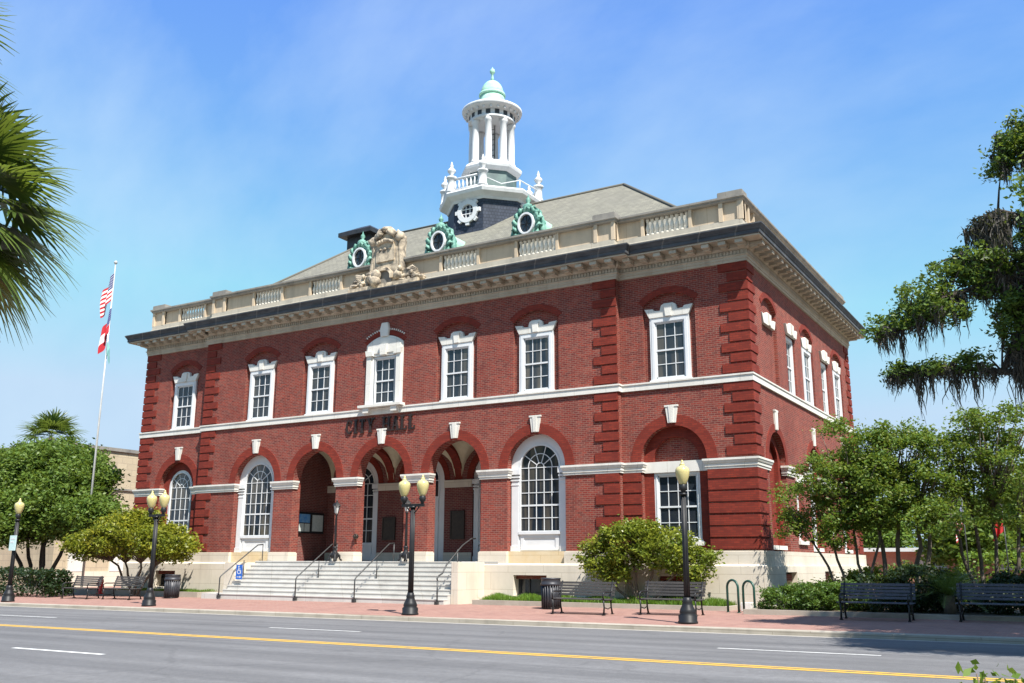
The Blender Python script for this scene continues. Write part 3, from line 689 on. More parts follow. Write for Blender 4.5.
for u in DB:        # groin vaults
    vb = MB(); nx, ny = 28, 20; hx, y0, y1 = 1.68, .18, LY; vs = []
    for i in range(nx + 1):
        for j in range(ny + 1):
            x = -hx + 2 * hx * i / nx; y = -1 + 2 * j / ny
            h = max(math.sqrt(max(0, 1 - (x / hx) ** 2)) * 1.5, math.sqrt(max(0, 1 - y * y)) * 1.42)
            vs.append((u + x, (y0 + y1) / 2 + y * (y1 - y0) / 2, SPR + .05 + h))
    vb.add(vs, [(i * (ny + 1) + j, (i + 1) * (ny + 1) + j, (i + 1) * (ny + 1) + j + 1, i * (ny + 1) + j + 1) for i in range(nx) for j in range(ny)], True)
    vb.build('loggia_vault', 'vault', HALL)
mb = MB(); mb.box(LX0 - .3, LX1 + .3, .0, LY + .4, 7.2, 7.4); mb.build('loggia_ceiling', 'vault', HALL)
def CRS(u_, z, w): return (w, u_, z)
for x in (-17.53, -13.85):     # red cross arches between the vaults
    mb = MB(); yc = (.2 + LY) / 2
    mb.plate([[(.2, SPR + 1.9), (.2, SPR)] + [(yc - (LY - .2) / 2 * math.cos(PI * i / 20), SPR + 1.28 * math.sin(PI * i / 20)) for i in range(21)] + [(LY, SPR + 1.9)]], CRS, x - .2, x + .2)
    mb.build('arch_ring', 'redbrick', HALL)
# stone stair
mb = MB(); n = 9; h = 1.49 / n; tr = .25
for i in range(n):
    mb.box(-22.19, -10.72, PJ - .15 - tr * (n - 1 - i) - tr + .0, PJ - .15 - tr * (n - 1 - i), -.1, .13 + h * (i + 1) - (0 if i < n - 1 else .002))
mb2 = MB()
for i in range(n):
    y1_ = PJ - .15 - tr * (n - 1 - i); z1_ = .13 + h * (i + 1)
    mb2.box(-22.195, -10.71, y1_ - tr - .02, y1_ - .001, z1_ - .045, z1_ + .003)
st = mb.build('staircase', 'step', HALL); mb2.build('tread', 'step', st, bevel=.008)
mb = MB(); mb.box(-10.71, -10.40, -2.25, -.475, -.1, 1.60); mb.build('cheek_wall', 'stone', HALL, bevel=.015)
mb = MB(); mb.box(-22.75, -22.20, -1.9, -.475, -.1, 1.56); mb.build('cheek_wall', 'stone', HALL, bevel=.015)
mb = MB(); mb.box(-23.2, -21.9, -2.66, -1.91, -.1, .13 + h); mb.build('tread', 'step', st, bevel=.01)

# entablature and cornice
mb = MB(); sweep(mb, PATH, [(-.05, 11.90), (.06, 11.93), (.06, 12.02), (.085, 12.025), (.085, 12.12), (.13, 12.14), (.13, 12.17), (.09, 12.18), (.09, 12.33), (.15, 12.34), (.19, 12.39), (.22, 12.40), (.22, 12.55), (.745, 12.55), (.745, 12.60)]); CORN = mb.build('cornice', 'trim', HALL)
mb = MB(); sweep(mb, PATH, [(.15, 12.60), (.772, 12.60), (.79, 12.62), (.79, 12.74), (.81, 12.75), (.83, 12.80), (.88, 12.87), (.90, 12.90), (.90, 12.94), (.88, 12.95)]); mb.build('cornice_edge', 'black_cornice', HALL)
mb = MB(); sweep(mb, PATH, [(.885, 12.952), (.10, 13.02), (-.3, 13.02)]); mb.build('cornice_top', 'plinth', HALL)
def run_edges():
    n = len(PATH)
    for i in range(n - 1):
        a, b = Vector(PATH[i]), Vector(PATH[i + 1]); L = (b - a).length
        if L < 1: continue
        d = (b - a).normalized(); nn = Vector((d.y, -d.x)); yield a, b, d, nn, L
def obox(mbx, c, d, nn, u0, u1, d0, d1, z0, z1):
    p = [c + d * u0 + nn * d0, c + d * u1 + nn * d1]; xs = sorted((p[0].x, p[1].x)); ys = sorted((p[0].y, p[1].y)); mbx.box(xs[0], xs[1], ys[0], ys[1], z0, z1)
for a, b, d, nn, L in run_edges():
    k = max(1, round((L + .3) / .62)); s0 = -.0
    for i in range(k + 1):
        if abs(nn.x + 1) < .1: break
        u_ = L * i / k; dm = MB()
        obox(dm, a, d, nn, u_ - .14, u_ + .14, .20, .68, 12.405, 12.54); obox(dm, a, d, nn, u_ - .12, u_ + .12, .20, .50, 12.35, 12.41); dm.build('modillion', 'trim', CORN, bevel=.008)
    k = int(L / .125); de = MB()
    for i in range(k): obox(de, a, d, nn, (i + .2) * L / k, (i + .8) * L / k, .08, .13, 12.19, 12.32)
    de.build('dentil_band', 'trim', CORN)

# parapet: plinth, dado with balusters above the windows, coping, raised blocks on the piers
mb = MB(); sweep(mb, PATH, [(.03, 13.0), (.03, 13.30), (-.02, 13.33), (-.02, 13.52), (-.45, 13.52), (-.45, 12.9)]); mb.build('parapet', 'plinth', HALL)
cp = MB(); sweep(cp, PATH, [(-.40, 14.22), (.0, 14.22), (.05, 14.26), (.05, 14.30), (.10, 14.33), (.10, 14.40), (-.44, 14.43), (-.46, 14.22)]); COP = cp.build('coping', 'cap', HALL)
# side/back dado runs
GAP = [(u - .88, u + .88) for u in BAYS if u != BAYS[2]] + [(u - .88, u + .88) for u in EB]
GAP.sort()
PIERS = [(-31.53, -30.6), (CL - .02, CL + .93), (CR - .91, CR + .02), (-.90, .03)]
da = MB(); pn = MB()
def yl(x): return PJ if CL <= x <= CR else 0.0
cuts = sorted([X0] + [q for g_ in GAP for q in g_] + [X1])
for a, b in zip(cuts, cuts[1:]):
    if any(abs(a - g0) < 1e-6 for g0, g1 in GAP): continue
    y = yl((a + b) / 2)
    segs = [(a, b, y)]
    if a < CL < b: segs = [(a, CL, 0.0), (CL, b, PJ)]
    if a < CR < b: segs = [(a, CR, PJ), (CR, b, 0.0)]
    for (p_, q_, yy) in segs: da = MB(); da.box(p_, q_, yy + .16, yy + .42, 13.50, 14.24); da.build('parapet', 'parapet', HALL)
    da = MB()
    for e0, e1 in ((a, a + .12), (b - .12, b)):
        ye = yl((e0 + e1) / 2); da = MB(); da.box(e0, e1, ye + .05, ye + .3, 13.51, 14.23); da.build('pilaster', 'parapet', HALL)
for a, b in PIERS: y = yl((a + b) / 2); da = MB(); da.box(a + .02, a + .17, y + .01, y + .2, 13.51, 14.23); da.box(b - .17, b - .02, y + .01, y + .2, 13.51, 14.23); da.box(a + .02, b - .02, y + .10, y + .2, 13.51, 14.23); da.build('pier', 'parapet', HALL)
da = MB()
SG = [(SB[1] - .9, SB[1] + .9), (SB[2] - .9, SB[2] + .9), (SB[0] - .9, SB[0] + .9)]
da = MB()
yc = sorted([.42] + [q for g_ in SG for q in g_] + [D])
for a, b in zip(yc, yc[1:]):
    if any(abs(a - g0) < 1e-6 for g0, g1 in SG): continue
    da.box(-.42, -.16, a, b, 13.50, 14.24)
    for e0, e1 in ((a, a + .12), (b - .12, b)): da.box(-.3, -.05, e0, e1, 13.51, 14.23)
da.box(-.2, -.01, .02, .17, 13.51, 14.23); da.box(-.2, -.01, .75, .9, 13.51, 14.23)
da.build('parapet', 'parapet', HALL); da = MB(); da.box(X0 + .16, X0 + .42, .42, D, 13.50, 14.24); da.build('parapet', 'parapet', HALL); da = MB(); da.box(X0 + .42, X1 - .42, D - .42, D - .16, 13.50, 14.24)
da.build('parapet', 'parapet', HALL)
for a, b in PIERS:
    y = yl((a + b) / 2); mb = MB(); mb.box(a, b, y - .02, y + .55, 14.40, 14.62); mb.build('pier_cap', 'cap', HALL, bevel=.02)
mb = MB(); mb.box(-.6, .03, D - .9, D + .03, 14.40, 14.62); mb.build('pier_cap', 'cap', HALL, bevel=.02)
BP = [(.075, 0), (.075, .07), (.045, .10), (.05, .14), (.085, .24), (.085, .30), (.045, .46), (.04, .52), (.065, .56), (.065, .60), (.08, .61), (.08, .69)]
blm = MB(); blm.lathe([(r_ * .95, z) for r_, z in BP], seg=10); tmpb = blm.build('baluster', 'baluster', None)
bal_me = tmpb.data; bpy.data.objects.remove(tmpb)
def balustrade(pts, box):
    mb = MB(); mb.box(*box, 13.50, 13.54); o = mb.build('balustrade', 'plinth', HALL); off = wloc(o)
    for x, y in pts:
        c = link('baluster', bal_me, o); c.location = Vector((x, y, 13.535)) - off
for a, b in GAP:
    y = yl((a + b) / 2) + .2; n = 9
    balustrade([(a + (b - a) * (i + .5) / n, y) for i in range(n)], (a, b, y - .1, y + .1))
for a, b in SG[:2]: balustrade([(-.2, a + (b - a) * (i + .5) / 9) for i in range(9)], (-.3, -.1, a, b))

# hipped roof
def roofz(d): return 12.75 + .82 * d
rb = MB(); e = .3; hd = D / 2
P = [(X0 + e, e), (X1 - e, e), (X1 - e, D - e), (X0 + e, D - e)]; r0, r1 = (X0 + hd, hd), (X1 - hd, hd)
me = bpy.data.meshes.new('roof'); off = wloc(HALL)
vv = [(x, y, roofz(e)) for x, y in P] + [(r0[0], r0[1], roofz(hd)), (r1[0], r1[1], roofz(hd))]
ff = [(0, 1, 5, 4), (1, 2, 5), (2, 3, 4, 5), (3, 0, 4)]
me.from_pydata([(x - off.x, y - off.y, z - off.z) for x, y, z in vv], [], ff)
uvl = me.uv_layers.new(name='UVMap')
for p_ in me.polygons:
    for li in p_.loop_indices:
        v = vv[me.loops[li].vertex_index]; horiz = p_.index in (0, 2)
        uvl.data[li].uv = ((v[0] if horiz else v[1]), (v[2] - 12) * 1.22)
me.materials.append(MT['roof']); ROOF = link('roof', me, HALL)
mb = MB()
for a, b in ((0, 4), (3, 4), (1, 5), (2, 5), (4, 5)): mb.tube([Vector(vv[a]) + Vector((0, 0, .02)), Vector(vv[b]) + Vector((0, 0, .02))], .075, 6)
mb.build('ridge_cap', 'roof', ROOF)

# dormers with copper cartouches
def dormer(x, y=3.4, zc=16.35):
    mb = MB(); off = [(x + (.68 + .09 * math.cos(8 * t) + .05 * math.sin(5 * t)) * math.cos(t) * (1 if math.sin(t) > -.3 else 1.12), zc + (.86 + .08 * math.cos(8 * t)) * math.sin(t)) for t in [2 * PI * i / 64 for i in range(64)]]
    off = [(a, max(b, zc - .80)) for a, b in off]
    mb.plate([off], FR, y - .12, y + .25)
    for i in range(15):
        t = 2 * PI * i / 15 + .1
        if math.sin(t) < -.85: continue
        pt = lambda a, r_, dy: (x + r_ * math.cos(a), y - .10 + dy, zc + (r_ + .12) * math.sin(a))
        sg = 1 if math.cos(t) > 0 else -1
        mb.tube([pt(t - .25 * sg, .54, .03), pt(t, .58, -.05), pt(t + .2 * sg, .68, -.07), pt(t + .12 * sg, .78, -.02), pt(t - .05 * sg, .74, -.04)], [.05, .10, .085, .06, .02], 7)
        mb.ball(pt(t + .12 * sg, .66, -.1), .055, 7, 5)
    for s in (-1, 1):    # side volutes that run down onto the roof
        mb.tube([(x + s * .42, y, zc + .66), (x + s * .66, y + .05, zc + .2), (x + s * .74, y + .02, zc - .30), (x + s * .86, y, zc - .75)], [.07, .12, .15, .15], 8)
        mb.ball((x + s * .84, y - .05, zc - .60), .18, 10, 7)
    mb.ball((x, y - .06, zc + .82), .22, 10, 7, (1.2, .8, .8))
    mb.lathe([(.14, 0), (.09, .06), (.06, .12), (.12, .22), (.10, .30), (.04, .40), (.0, .55)], (x, y, zc + .92), 10)
    o = mb.build('dormer', 'copper', HALL)
    mb = MB(); mb.add([], []); seg = 14
    pts = [(x + .58 * math.cos(PI * i / seg), zc + .55 * math.sin(PI * i / seg)) for i in range(seg + 1)] + [(x - .58, zc - 1.2), (x + .58, zc - 1.2)]
    mb.plate([pts], FR, y + .1, y + 2.6); mb.build('dormer_body', 'copperpale', o)
    mb = MB(); el = lambda a, b: [(x + a * math.cos(2 * PI * i / 28), zc + b * math.sin(2 * PI * i / 28)) for i in range(28)]
    mb.plate([el(.42, .52), el(.33, .42)], FR, y - .27, y - .05); mb.build('window_frame', 'white', o, bevel=.01)
    mb = MB(); mb.plate([el(.35, .44)], FR, y - .16, y - .10); g_ = mb.build('pane', 'glass', o)
    mb = MB(); mb.mbox(FR, x - .31, x + .31, zc - .012, zc + .012, y - .19, y - .15); mb.mbox(FR, x - .012, x + .012, zc - .38, zc + .38, y - .19, y - .15)
    for s in (-1, 1): mb.tube([(x - .2, y - .17, zc - s * .28), (x + .2, y - .17, zc + s * .28)], .012, 5)
    mb.build('glazing_bar', 'iron', o)
for x in (CX - 4.6, CX + .2, CX + 5.0): dormer(x)
# chimney with a dark hood
mb = MB(); mb.box(-26.6, -24.9, 9.3, 11.1, 15.0, 20.35); ch = mb.build('chimney', 'dark', HALL)
mb = MB(); cx, cy = -25.75, 10.2
mb.add([(cx - 1.22, cy - 1.3, 20.35), (cx + 1.22, cy - 1.3, 20.35), (cx + 1.22, cy + 1.3, 20.35), (cx - 1.22, cy + 1.3, 20.35), (cx - 1.22, cy - 1.3, 20.6), (cx + 1.22, cy - 1.3, 20.6), (cx + 1.22, cy + 1.3, 20.6), (cx - 1.22, cy + 1.3, 20.6), (cx - .35, cy - .3, 21.15), (cx + .35, cy - .3, 21.15), (cx + .35, cy + .3, 21.15), (cx - .35, cy + .3, 21.15)],
       [(0, 1, 2, 3), (0, 1, 5, 4), (1, 2, 6, 5), (2, 3, 7, 6), (3, 0, 4, 7), (4, 5, 9, 8), (5, 6, 10, 9), (6, 7, 11, 10), (7, 4, 8, 11), (8, 9, 10, 11)])
mb.build('chimney_hood', 'dark', ch)

# carved stone cartouche on the centre of the parapet
mb = MB(); u = -15.72; y = PJ - .12; rng = random.Random(5)
sh = [(u - .62, 13.35), (u + .62, 13.35), (u + .68, 14.2), (u + .62, 15.0), (u + .70, 15.35), (u + .35, 15.62), (u, 15.70), (u - .35, 15.62), (u - .70, 15.35), (u - .62, 15.0), (u - .68, 14.2)]
mb.plate([sh], FR, y - .05, y + .55)
mb.plate([[(u - .48, 14.35), (u + .48, 14.35), (u + .50, 15.05), (u + .30, 15.25), (u - .30, 15.25), (u - .50, 15.05)]], FR, y - .12, y)
mb.plate([ring_loop(u, .38, .52, 13.55)], FR, y - .20, y)
for s in (-1, 1):
    mb.tube([(u + s * .75, y + .1, 13.4), (u + s * .80, y + .1, 14.2), (u + s * .72, y + .1, 14.9), (u + s * .82, y + .08, 15.35), (u + s * .60, y + .05, 15.6), (u + s * .48, y + .02, 15.35)], [.20, .17, .15, .19, .17, .10], 9)
    mb.ball((u + s * .74, y, 15.38), .24, 12, 8, (1, .8, 1)); mb.ball((u + s * .72, y - .03, 13.65), .24, 10, 8)
    for i in range(60):
        t = rng.random(); xx = u + s * (.75 + 1.25 * t); zz = 13.30 + (1 - t) * rng.uniform(.05, .75) + rng.uniform(0, .12)
        mb.ball((xx, y + rng.uniform(-.18, .15), zz), rng.uniform(.05, .12), 8, 6, (rng.uniform(.8, 1.8), 1, rng.uniform(.7, 1.3)))
    for i in range(6): a = i / 5; mb.tube([(u + s * .8, y, 13.45 + .25 * a), (u + s * (1.3 + .25 * a), y - .12, 13.55 + .35 * a), (u + s * (1.75 + .2 * (1 - a)), y - .05, 13.42 + .32 * a)], [.08, .07, .02], 6)
mb.tube([(u - .55, y - .05, 15.5), (u - .25, y - .1, 15.72), (u + .25, y - .1, 15.72), (u + .55, y - .05, 15.5)], [.13, .19, .19, .13], 10)
for i in range(7): mb.ball((u + (i - 3) * .13, y - .16, 15.32 - .04 * abs(i - 3)), .10, 8, 6)
for i in range(3): mb.ball((u + (i - 1) * .26, y - .12, 14.92), .085, 8, 6, (1, .5, .8))
mb.ball((u, y - .05, 15.82), .20, 10, 7, (1.6, 1, .7)); mb.ball((u - .32, y - .25, 13.72), .22, 10, 7, (1, 1, 1.2)); mb.ball((u - .36, y - .28, 13.45), .26, 10, 7)
mb.box(u - 1.9, u + 1.9, y - .28, y + .4, 13.0, 13.30)
CART = mb.build('stone_cartouche', 'carved', HALL)
from mathutils import noise as _nz
for v in CART.data.vertices:
    q = v.co * 4.3; v.co += Vector((_nz.noise(q), _nz.noise(q + Vector((9, 3, 1))), _nz.noise(q + Vector((2, 7, 5))))) * .045
mb = MB(); mb.plate([arch_loop(u, .37, 13.32, 13.55)], FR, y - .07, y - .04); mb.build('niche', 'cap', CART)

# cupola
cxy = (CX, 8.15); O8 = R_(22.5)
def oct_(r, z0, z1, r2=None): 
    return [(r, z0), (r2 or r, z1)]
CUP = MB(); c3 = (CX, 8.15, 0)
CUP.lathe([(2.34, 19.38), (2.40, 19.50), (2.52, 19.58), (2.74, 19.68), (2.80, 19.84), (2.76, 19.92), (0, 19.98)], c3, 8, O8, False)
CUP.lathe([(1.36, 21.36), (1.46, 21.40), (1.60, 21.52), (1.64, 21.66), (1.56, 21.78), (1.28, 21.98), (0, 22.0)], c3, 8, O8, False)
CUPO = CUP.build('cupola', 'weathered_white', HALL)
mb = MB(); mb.lathe([(2.30, 15.5), (2.30, 19.45)], c3, 8, O8, False); mb.build('tower_base', 'slate', CUPO)
mb = MB(); mb.lathe([(1.34, 19.9), (1.34, 21.42)], c3, 8, O8, False); mb.build('drum', 'verd', CUPO)
# round windows with a white rim of eight knobs on the octagon faces
for k in range(8):
    a = -PI / 2 + k * PI / 4
    if k not in (0, 2, 4, 6): continue
    nx_, ny_ = math.cos(a), math.sin(a); tx, ty = -ny_, nx_; ap = 2.30 * math.cos(O8)
    def OC(u_, z, w, nx_=nx_, ny_=ny_, tx=tx, ty=ty): return (CX + nx_ * (ap - w) + tx * u_, 8.15 + ny_ * (ap - w) + ty * u_, z)
    zc = 18.82; cir = lambda r_: [(r_ * math.cos(2 * PI * i / 32), zc + r_ * math.sin(2 * PI * i / 32)) for i in range(32)]
    mb = MB(); mb.plate([cir(.60), cir(.36)], OC, -.14, .02)
    for i in range(8):
        t = 2 * PI * i / 8 + PI / 8 * 0; c_, s_ = math.cos(t), math.sin(t)
        mb.plate([[(.56 * c_ - .11 * s_, zc + .56 * s_ + .11 * c_), (.56 * c_ + .11 * s_, zc + .56 * s_ - .11 * c_), (.74 * c_ + .10 * s_, zc + .74 * s_ - .10 * c_), (.74 * c_ - .10 * s_, zc + .74 * s_ + .10 * c_)]], OC, -.12, .02)
    for q in (-.12, .12): mb.plate([rect(q - .018, q + .018, zc - .36, zc + .36)], OC, -.06, -.02); mb.plate([rect(-.36, .36, zc + q - .018, zc + q + .018)], OC, -.062, -.018)
    o = mb.build('oculus', 'weathered_white', CUPO); mb = MB(); mb.plate([cir(.38)], OC, -.03, .01); 
for k in range(8):
    a0 = O8 + k * PI / 4; r_ = 2.50
    p0 = Vector((CX + r_ * math.cos(a0), 8.15 + r_ * math.sin(a0), 19.95)); a1 = a0 + PI / 4; p1 = Vector((CX + r_ * math.cos(a1), 8.15 + r_ * math.sin(a1), 19.95))
    mb = MB(); mb.lathe([(.25, 0), (.25, .12), (.20, .14), (.20, .74), (.27, .78), (.27, .86), (.10, .88), (.07, .98), (.20, 1.14), (.22, 1.24), (.11, 1.36), (.06, 1.42), (.10, 1.50), (.05, 1.58), (.055, 1.62), (.0, 1.74)], p0, 10)
    if k != 7: mb.build('urn', 'weathered_white', CUPO)
    d = (p1 - p0); L = d.length; d.normalize(); mb = MB()
    mb.tube([p0 + Vector((0, 0, .12)), p1 + Vector((0, 0, .12))], .055, 6); mb.tube([p0 + Vector((0, 0, .70)), p1 + Vector((0, 0, .70))], .07, 6)
    if k == 6: mb = MB(); mb.tube([p0 + Vector((0, 0, .55)), p0 + d * L * .5 + Vector((0, 0, .22)), p1 + Vector((0, 0, .5))], .025, 5)
    elif k == 7: mb = MB(); mb.tube([p0 + Vector((0, 0, .5)), p1 + Vector((0, 0, .6))], .035, 5); mb.tube([p0, p0 + Vector((0, 0, .52))], .035, 5)
    else:
     for i in range(7): mb.lathe([(.045, .12), (.06, .25), (.075, .36), (.04, .52), (.05, .68)], p0 + d * (L * (i + 1) / 8), 7)
    mb.build('railing', 'weathered_white', CUPO)
    a = k * PI / 4 + O8; mb = MB(); c = (CX + 1.05 * math.cos(a), 8.15 + 1.05 * math.sin(a), 21.98)
    mb.lathe([(.24, 0), (.24, .08), (.20, .12), (.195, .2), (.19, 1.2), (.165, 2.16), (.21, 2.22), (.23, 2.30), (.23, 2.44)], c, 12); mb.build('column', 'weathered_white', CUPO)
mb = MB(); mb.lathe([(.80, 24.39), (1.27, 24.39), (1.27, 24.51), (1.22, 24.53), (1.22, 24.85), (1.28, 24.87), (1.35, 24.95), (1.58, 25.01), (1.62, 25.11), (1.62, 25.19), (1.52, 25.25), (.80, 25.43), (0, 26.0)], c3, 40)
for i in range(24):
    a = 2 * PI * i / 24; mb.lathe([(.06, 24.83), (.06, 24.97)], (CX + 1.42 * math.cos(a), 8.15 + 1.42 * math.sin(a), 0), 4, a + PI / 4, False)
ENT = mb.build('entablature', 'weathered_white', CUPO)
mb = MB()
for i in range(16):
    a = 2 * PI * i / 16; t = .11
    nx_, ny_ = math.cos(a), math.sin(a)
    def Q(u_, z, w, nx_=nx_, ny_=ny_): return (CX + nx_ * (1.22 - w) - ny_ * u_, 8.15 + ny_ * (1.22 - w) + nx_ * u_, z)
    mb.plate([rect(-.12, .12, 24.58, 24.82)], Q, -.012, .05)
mb.build('frieze_opening', 'dark', ENT)
mb = MB(); mb.lathe([(.84, 25.38), (.76, 25.60), (.68, 25.85), (.65, 26.12)], c3, 32); mb.lathe([(.70, 26.10), (.73, 26.16), (.70, 26.26), (.62, 26.28)], c3, 32)
mb.lathe([(.62 * math.cos(t), 26.26 + .80 * math.sin(t)) for t in [PI / 2 * i / 12 for i in range(12)]] + [(.10, 27.06), (.07, 27.25), (.05, 27.45), (.11, 27.52), (.15, 27.62), (.11, 27.75), (.03, 27.82), (0, 27.92)], c3, 32)
mb.build('dome', 'copperpale', CUPO)
mb = MB()
for s in (-1, 1):
    mb.tube([(CX + s * .18, 8.15, 21.6), (CX + s * .18, 8.15, 24.4)], .03, 5)
for i in range(9): mb.tube([(CX - .18, 8.15, 21.8 + i * .3), (CX + .18, 8.15, 21.8 + i * .3)], .02, 5)
mb.build('ladder', 'railmat', CUPO)

# raised serif letters on the wall
def letters(text, u0, u1, zb, hgt):
    mb = MB(); W = .37; th = .10; sf = .06
    def V(x, z0, z1, t=th): mb.mbox(FR, x - t / 2, x + t / 2, zb + z0 * hgt, zb + z1 * hgt, PJ - .065, PJ - .01)
    def H(x0, x1, z, t=sf): mb.mbox(FR, x0, x1, zb + z * hgt - t / 2, zb + z * hgt + t / 2, PJ - .066, PJ - .009)
    def Dg(xa, za, xb, zb2, t=th):
        mb.plate([[(xa - t / 2, zb + za * hgt), (xa + t / 2, zb + za * hgt), (xb + t / 2, zb + zb2 * hgt), (xb - t / 2, zb + zb2 * hgt)]], FR, PJ - .064, PJ - .011)
    def serif(x, z): H(x - th, x + th, z)
    adv = dict(C=.44, I=.26, T=.42, Y=.44, H=.46, A=.46, L=.40); adv[' '] = .36
    tot = sum(adv[c] for c in text); k = (u1 - u0) / tot; x = u0
    for c in text:
        a = adv[c] * k; xc = x + a / 2; w2 = a * .38; l, r_ = xc - w2 + th / 2, xc + w2 - th / 2
        e = sf / 2 / hgt
        if c == 'C':
            n = 22; ang = [R_(48) + R_(264) * i / n for i in range(n + 1)]; cz_ = zb + hgt / 2
            o_ = [(xc + w2 * math.cos(t), cz_ + hgt / 2 * math.sin(t)) for t in ang]; i_ = [(xc + (w2 - th * .9) * math.cos(t), cz_ + (hgt / 2 - sf) * math.sin(t)) for t in reversed(ang)]
            mb.plate([o_ + i_], FR, PJ - .065, PJ - .01); V(xc + w2 * .72, .68, .95, .05); V(xc + w2 * .72, .08, .24, .04)
        elif c == 'I': V(xc, 0, 1); serif(xc, e); serif(xc, 1 - e)
        elif c == 'T': V(xc, 0, 1); serif(xc, e); H(l - .03, r_ + .03, 1 - e); V(l - .01, .78, 1, .05); V(r_ + .01, .78, 1, .05)
        elif c == 'Y': Dg(l, 1, xc, .45); Dg(r_, 1, xc, .45, .06); V(xc, 0, .48); serif(xc, e); serif(l, 1 - e); serif(r_, 1 - e)
        elif c == 'H':
            V(l, 0, 1); V(r_, 0, 1); H(l, r_, .5)
            for q in (l, r_): serif(q, e); serif(q, 1 - e)
        elif c == 'A': Dg(l, 0, xc, 1, .06); Dg(r_, 0, xc, 1); H(l + .05, r_ - .05, .34); serif(l, e); serif(r_, e)
        elif c == 'L': V(l + .02, 0, 1); serif(l + .02, 1 - e); H(l - .06, r_ + .02, e); V(r_, 0, .25, .05)
        if c != ' ':
            for q in (.3, .7): mb.mbox(FR, xc - .012, xc + .012, zb + q * hgt, zb + q * hgt + .02, PJ - .03, PJ + .01)
            mb.build('letter', 'letter', HALL); mb.__init__()
        x += a
letters('CITY HALL', -17.72, -13.92, 6.93, .60)

# ------------------------------------------------------------------ planting beds
def bed(x0, x1, y0, y1, soilz=.26, kz=.29):
    mb = MB(); t = .14
    mb.box(x0, x1, y0, y0 + t, -.05, kz); mb.box(x0, x0 + t, y0 + t, y1, -.05, kz); mb.box(x1 - t, x1, y0 + t, y1, -.05, kz)
    struct('planter_kerb', mb, 'concrete')
    mb = MB(); mb.add([(x0 + t, y0 + t, soilz), (x1 - t, y0 + t, soilz), (x1 - t, y1, soilz), (x0 + t, y1, soilz)], [(0, 1, 2, 3)]); struct('planter_soil', mb, 'soil')
bed(-9.95, -.55, -2.0, -.2); bed(.35, 16, -3.3, 11); bed(-46, -24.2, -2.0, -.22)
mb = MB(); mb.add([(.49, 11, .25), (60, 11, .25), (60, 44, .25), (.49, 44, .25)], [(0, 1, 2, 3)]); struct('lawn', mb, 'earth')
def grass(name, x0, x1, y0, y1, n, z=.26, h=.2, mat='grass'):
    P = np.stack([RNG.uniform(x0, x1, n), RNG.uniform(y0, y1, n), np.full(n, z)], 1)
    H = RNG.uniform(.5, 1.25, (n, 1)) * h * (0.65 + .5 * np.sin(P[:, :1] * 2.3 + 1.7 * P[:, 1:2]) ** 2)
    a = RNG.uniform(0, 2 * PI, n); wd = np.stack([np.cos(a), np.sin(a), np.zeros(n)], 1) * .012
    T = P + np.concatenate([RNG.normal(size=(n, 2)) * .06, H], 1); Mi = (P + T) / 2 + np.array([0, 0, .02])
    V = np.stack([P - wd, P + wd, T + wd * .2, T - wd * .2], 1).reshape(-1, 3)
    o = quads_obj(name, V, mat, None); return tag(o, kind='stuff')
grass('grass', -9.75, -.75, -1.82, -.5, 15000)
grass('grass', -30, -24.6, -1.8, -.5, 3000, h=.12)

# ------------------------------------------------------------------ trees and shrubs
def tree(name, label, cat, loc, blobs, nclump, nleaf, sig, L, W, leafm, barkm, stems, crown_name='crown', group=None, twig=.02, flat=1.0, shell=(.5, 1.0), limbs=.45, r0=.09):
    root = thing(name, label, cat, loc, group)
    P, C = blob_points(blobs, nclump, nleaf, sig, shell, flat)
    quads_obj(crown_name, leaf_arrays(P, L, W), leafm, root)
    mb = MB(); base = Vector(loc)
    forks = []
    for (dx, dy, fx, fy, fz) in stems:
        f = Vector((base.x + fx, base.y + fy, base.z + fz)); limb(mb, base + Vector((dx, dy, -.1)), f, r0, r0 * .62, .07, 6, 7); forks.append(f)
    for c in C:
        if random.random() < limbs:
            c = Vector(c); f = min(forks, key=lambda q: (q - c).length)
            mid = f.lerp(c, .5) + Vector((random.gauss(0, .1), random.gauss(0, .1), random.gauss(.08, .1)))
            mb.tube([f, mid, c], [r0 * .42, r0 * .26, twig * .5], 5)
    mb.build('trunk', barkm, root, recalc=False)
    return root
# broad tree with the golden leaved one beside it, left of the steps
tree('broad_leaved_tree', 'large dark green multi stemmed tree standing behind the clipped hedge', 'tree', (-39.6, .5, .1),
     [(-40.3, .5, 5.0, 2.9, 2.6, 2.2), (-37.6, .6, 4.5, 2.2, 2.1, 1.7), (-43.2, 0, 4.7, 2.6, 2.4, 2.2), (-39.8, 1.0, 7.0, 3.0, 2.0, 1.0), (-42.5, .5, 6.9, 2.4, 2.0, 1.0), (-37.2, .8, 6.0, 1.7, 1.6, .9), (-35.4, .2, 3.9, 1.5, 1.5, 1.0), (-40.4, -.8, 3.5, 2.4, 1.6, 1.0)],
     44, 110, .30, .21, .10, 'treeleaf', 'darkbark', [(-.3, 0, -1.3, 0, 2.6), (0, .1, -.3, .3, 3.0), (.25, -.1, .6, -.1, 2.7), (.4, .1, 1.9, .2, 2.6), (-.1, -.2, -2.6, -.3, 2.8)], r0=.13)
